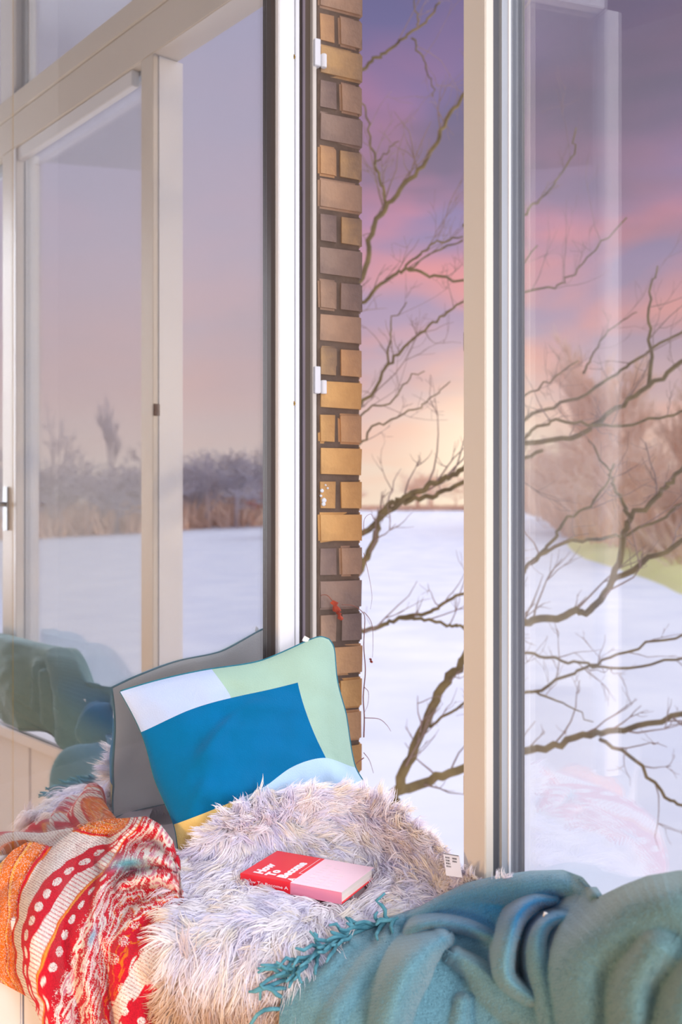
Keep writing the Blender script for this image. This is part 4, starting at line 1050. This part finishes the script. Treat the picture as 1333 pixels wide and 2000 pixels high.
r_rid = [
    ([(165, 1628, 1.895, 26, 22), (132, 1672, 1.82, 34, 34), (104, 1728, 1.715, 40, 44), (82, 1790, 1.645, 42, 54), (72, 1860, 1.605, 40, 60), (84, 1935, 1.59, 40, 60), (108, 2010, 1.585, 42, 60), (116, 2100, 1.585, 42, 60)], .06),
    ([(86, 1664, 1.855, 18, 18), (48, 1672, 1.815, 24, 24), (8, 1708, 1.785, 30, 24), (-60, 1750, 1.76, 40, 30)], .045),
    ([(40, 1720, 1.775, 18, 20), (14, 1770, 1.725, 30, 26), (4, 1840, 1.70, 36, 30), (10, 1930, 1.695, 30, 30)], .04),
    ([(240, 1690, 1.775, 16, 16), (210, 1712, 1.745, 18, 20), (194, 1756, 1.70, 20, 16), (184, 1800, 1.66, 20, 14), (176, 1850, 1.62, 24, 20), (172, 1905, 1.59, 28, 24), (180, 1965, 1.575, 30, 24), (196, 2090, 1.57, 30, 24)], .05),
    ([(345, 1752, 1.715, 22, 40), (300, 1775, 1.69, 26, 50), (258, 1808, 1.65, 28, 60), (234, 1858, 1.61, 28, 70), (230, 1920, 1.585, 28, 80), (244, 1990, 1.57, 30, 80), (262, 2100, 1.565, 30, 90)], .06),
    ([(166, 1650, 1.875, 18, 18), (190, 1630, 1.90, 22, 24), (218, 1622, 1.905, 24, 22), (240, 1632, 1.88, 20, 20)], .04),
    ([(226, 1662, 1.81, 18, 18), (248, 1636, 1.82, 24, 22), (284, 1618, 1.815, 26, 22), (316, 1630, 1.80, 24, 20), (336, 1668, 1.78, 22, 18)], .04),
    ([(205, 1690, 1.775, 16, 16), (250, 1678, 1.765, 20, 16), (300, 1676, 1.755, 18, 14), (335, 1692, 1.755, 14, 12)], .03),
    ([(235, 1735, 1.735, 16, 16), (275, 1718, 1.725, 18, 14), (318, 1714, 1.72, 20, 16), (352, 1736, 1.725, 18, 14)], .035),
    ([(340, 1830, 1.655, 20, 20), (318, 1870, 1.63, 24, 30), (310, 1940, 1.60, 26, 40), (330, 2090, 1.58, 30, 50)], .035)]


def rt_(q):
    q = np.asarray(q, float); return folds(q, rbf(q)[:, 0], r_rid)[:, None]


def r_top(x): return np.interp(x, [-90, 0, 24, 52, 83, 95, 115, 147, 160, 175, 207, 239, 286, 314, 338, 350, 362, 380, 420, 440], [1715, 1687, 1661, 1645, 1645, 1651, 1625, 1621, 1614, 1606, 1598, 1598, 1594, 1610, 1641, 1690, 1800, 1880, 1930, 1950])


def r_bot(x): return np.interp(x, [-90, 0, 52, 72, 80, 100, 440], [1890, 1918, 1946, 1978, 2000, 2085, 2085])


nx, ny = 420, 340
xs = np.linspace(-90, 432, nx); tsv = np.linspace(0, 1, ny)
pxg = np.tile(xs, (ny, 1)); pyg = r_top(xs)[None] + (r_bot(xs) - r_top(xs))[None] * tsv[:, None]
flat = np.c_[pxg.ravel(), pyg.ravel()]
Zg = rt_(flat)[:, 0]; Zg += np.array([noise.noise(Vector((a * .03, b_ * .02, 5))) * .006 for a, b_ in flat]); Zg = Zg.reshape(ny, nx)
Pr = px2w(pxg, pyg, Zg)
bk_rows = [Pr[0] + np.array([0, 1, 0])[None] * (.0032 * k_) + np.array([0, 0, -1])[None] * (.004 * k_ * k_ * .5) for k_ in range(1, 9)][::-1]
bot_rows = [Pr[-1] + np.array([0, 1, 0])[None] * (.008 * k_) for k_ in range(1, 5)]
uv = [(147, 1621, 0), (115, 1632, 0), (80, 1677, 0), (52, 1721, 0), (36, 1797, 0), (34, 1860, 0), (44, 1928, 0), (64, 1963, 0.2),
      (199, 1649, 1), (151, 1673, 1), (115, 1697, 1), (88, 1717, 1), (68, 1748, 1), (54, 1776, 1), (44, 1806, 1), (40, 1850, .9), (48, 1910, .9), (70, 1960, .9),
      (195, 1680, 2), (150, 1706, 2), (120, 1742, 2), (98, 1780, 2), (76, 1815, 2), (58, 1855, 2), (54, 1905, 2), (74, 1962, 1.6),
      (200, 1705, 3), (172, 1730, 3), (142, 1765, 3), (116, 1800, 3), (96, 1845, 3), (80, 1890, 3), (74, 1945, 3), (82, 1985, 2.9),
      (185, 1745, 4), (162, 1785, 4), (148, 1820, 4), (132, 1880, 4), (114, 1930, 4), (100, 1990, 4), (195, 1775, 5), (185, 1820, 5), (165, 1880, 5), (150, 1950, 5), (198, 1850, 6), (190, 1930, 6.2), (175, 2010, 6.2),
      (345, 1700, 5), (330, 1780, 7), (320, 1850, 9), (250, 1800, 7.2), (215, 1850, 7.3), (260, 1900, 9.2), (300, 1950, 10.5), (235, 1985, 10.2), (270, 1712, 5.5), (225, 1745, 6), (280, 1760, 6.5), (400, 1990, 11.5), (420, 1930, 10.5),
      (0, 1750, -1.5), (20, 1700, -1.0), (0, 1850, -1.5), (-50, 1800, -3), (70, 1655, -.5), (0, 1900, -1.4), (175, 1609, -1), (210, 1625, -.4), (240, 1610, -1.2), (290, 1604, 4.6), (300, 1625, 5.2), (250, 1642, 4.2), (330, 1660, 5.3), (220, 1640, .4), (310, 1690, 5.4)]
ut = TPS([q[:2] for q in uv], [q[2] for q in uv], 8e-3)
u_ = ut(flat)[:, 0]; u0_ = u_.copy(); v_ = (flat[:, 1] * .86 - flat[:, 0] * .5) / 30.0
v2 = (flat[:, 1] * .5 + flat[:, 0] * .86)
cs = {k_: np.array(srgb(*c_)[:3]) for k_, c_ in dict(red=(196, 24, 44), cream=(224, 214, 206), orange=(216, 106, 28), gold=(226, 150, 60), rust=(170, 62, 30), pink=(206, 120, 140), teal=(70, 160, 186), wine=(140, 22, 48)).items()}
h1 = RNG.uniform(0, 1, len(u_))
thr = np.floor(v2 / 4.6); hsh = np.mod(np.sin(thr * 12.9898) * 43758.5453, 1) - .5
ik = np.where(u_ > 4.0, 1.0, .12); u_ = u_ + ik * .34 * hsh + ik * .25 * np.array([noise.noise(Vector((a * .06, b_ * .03, 11))) for a, b_ in flat])
nz = np.array([noise.noise(Vector((a * .05, b_ * .05, 3))) for a, b_ in flat]) * .5 + .5
colR = np.tile(cs['cream'], (len(u_), 1)).astype(float)


def put(mask, key, amt=1.0):
    global colR
    m_ = (mask * amt)[:, None]; colR = colR * (1 - m_) + cs[key] * m_


rib = lambda per, dens: ((np.mod(v_ * 30, per) < per * .3) & (h1 < dens)).astype(float)
L_ = u_ < -.12
put(L_.astype(float), 'orange'); put((L_ & (np.mod(u_ * 1.3 + .3, 1) < .32)).astype(float), 'rust'); put((L_ & (np.mod(u_ * 1.3, 1) > .8)).astype(float), 'gold'); put((L_ & (h1 < .16)).astype(float), 'cream', .7)
put(((u_ > -.14) & (u_ < .02)).astype(float), 'red'); put(((u_ >= .02) & (u_ < .09)).astype(float), 'orange')
b1 = (u_ > .09) & (u_ < 1); put(b1 * rib(4.6, .8), 'wine', .6)
b2 = (u_ >= 1) & (u_ < 2); put(b2.astype(float), 'red')
dd_ = np.hypot((u_ - 1.5) * 1.9, (np.mod(v_, 1) - .5) * 1.0); put((b2 & (dd_ < .34) & (h1 < .88)).astype(float), 'cream')
b3 = (u_ >= 2) & (u_ < 3); put(b3 * rib(8, .95), 'red', .65); put((b3 & (u_ > 2.9)).astype(float), 'orange')
b4 = (u_ >= 3.05) & (u_ < 4); put(b4.astype(float), 'red'); dd_ = np.hypot((u_ - 3.55) * 1.9, (np.mod(v_ * .9 + .3, 1) - .5)); put((b4 & (dd_ < .3) & (h1 < .88)).astype(float), 'cream')
put(((u_ > 3) & (u_ < 3.1)).astype(float), 'gold')
b5 = (u_ >= 4) & (u_ < 6.1); put((b5 & (np.mod(u_ * 1.7 + nz * .5, 1) < .45) & (h1 < .9)).astype(float), 'red'); put((b5 & (np.mod(u_ * 1.7 + .6, 1) < .12)).astype(float), 'pink')
b6 = (u_ >= 6.1) & (u_ < 7.4); put((b6 & (np.mod(u_ * 2.3 + nz * .3, 1) < .6)).astype(float), 'red'); put((b6 & (np.mod(u_ * 2.3 + nz * .3, 1) > .86)).astype(float), 'orange'); put((b6 & (h1 < .15)).astype(float), 'cream')
b7 = (u_ >= 7.4) & (u_ < 9); put(b7.astype(float), 'red'); put((b7 & (np.mod(u_ * 1.6 + nz, 1) < .18)).astype(float), 'orange'); put((b7 & (np.hypot(np.mod(v2, 46) - 23, np.mod(v_ * 30, 40) - 20) < 11) & (h1 < .4)).astype(float), 'cream')
b8 = (u_ >= 9) & (u_ < 10.1); put(b8 * rib(7, .7), 'rust', .6)
b9 = u_ >= 10.1; put(b9.astype(float), 'red'); put((b9 & (np.hypot(np.mod(v2, 38) - 19, np.mod(v_ * 30, 38) - 19) < 8) & (h1 < .8)).astype(float), 'cream')
put(np.exp(-(((flat[:, 0] - 250) / 44) ** 2 + ((flat[:, 1] - 1686 + .08 * (flat[:, 0] - 250)) / 15) ** 2) * 1.1), 'teal', .95)
put(np.exp(-(((flat[:, 0] - 180) / 10) ** 2 + ((flat[:, 1] - 1830 + 1.2 * (flat[:, 0] - 180)) / 14) ** 2)), 'teal', .7)
colR *= RNG.uniform(.82, 1.12, (len(u_), 1))
colR = colR.reshape(ny, nx, 3)
Pr = np.concatenate([np.array(bk_rows), Pr, np.array(bot_rows)]); colR = np.concatenate([np.tile(colR[:1], (8, 1, 1)), colR, np.tile(colR[-1:], (4, 1, 1))])
rthrow = thing('knitted_throw', 'red, orange and cream patterned knitted throw hanging off the seat at the left', 'blanket', tuple(U(180, 1850, 1.62)))
RBS = np.array(rthrow['base'])
rc = link('cloth', grid_mesh('cloth', Pr - RBS, colR), vcol_fabric('jacquard_knit', .9, .1, bump=.9, bscale=330, fuzz=.12), rthrow); rc.location = (0, 0, 0)
md = rc.modifiers.new('thickness', 'SOLIDIFY'); md.thickness = .005; md.offset = -1

for o_ in bpy.data.objects:
    if 'base' in o_: del o_['base']
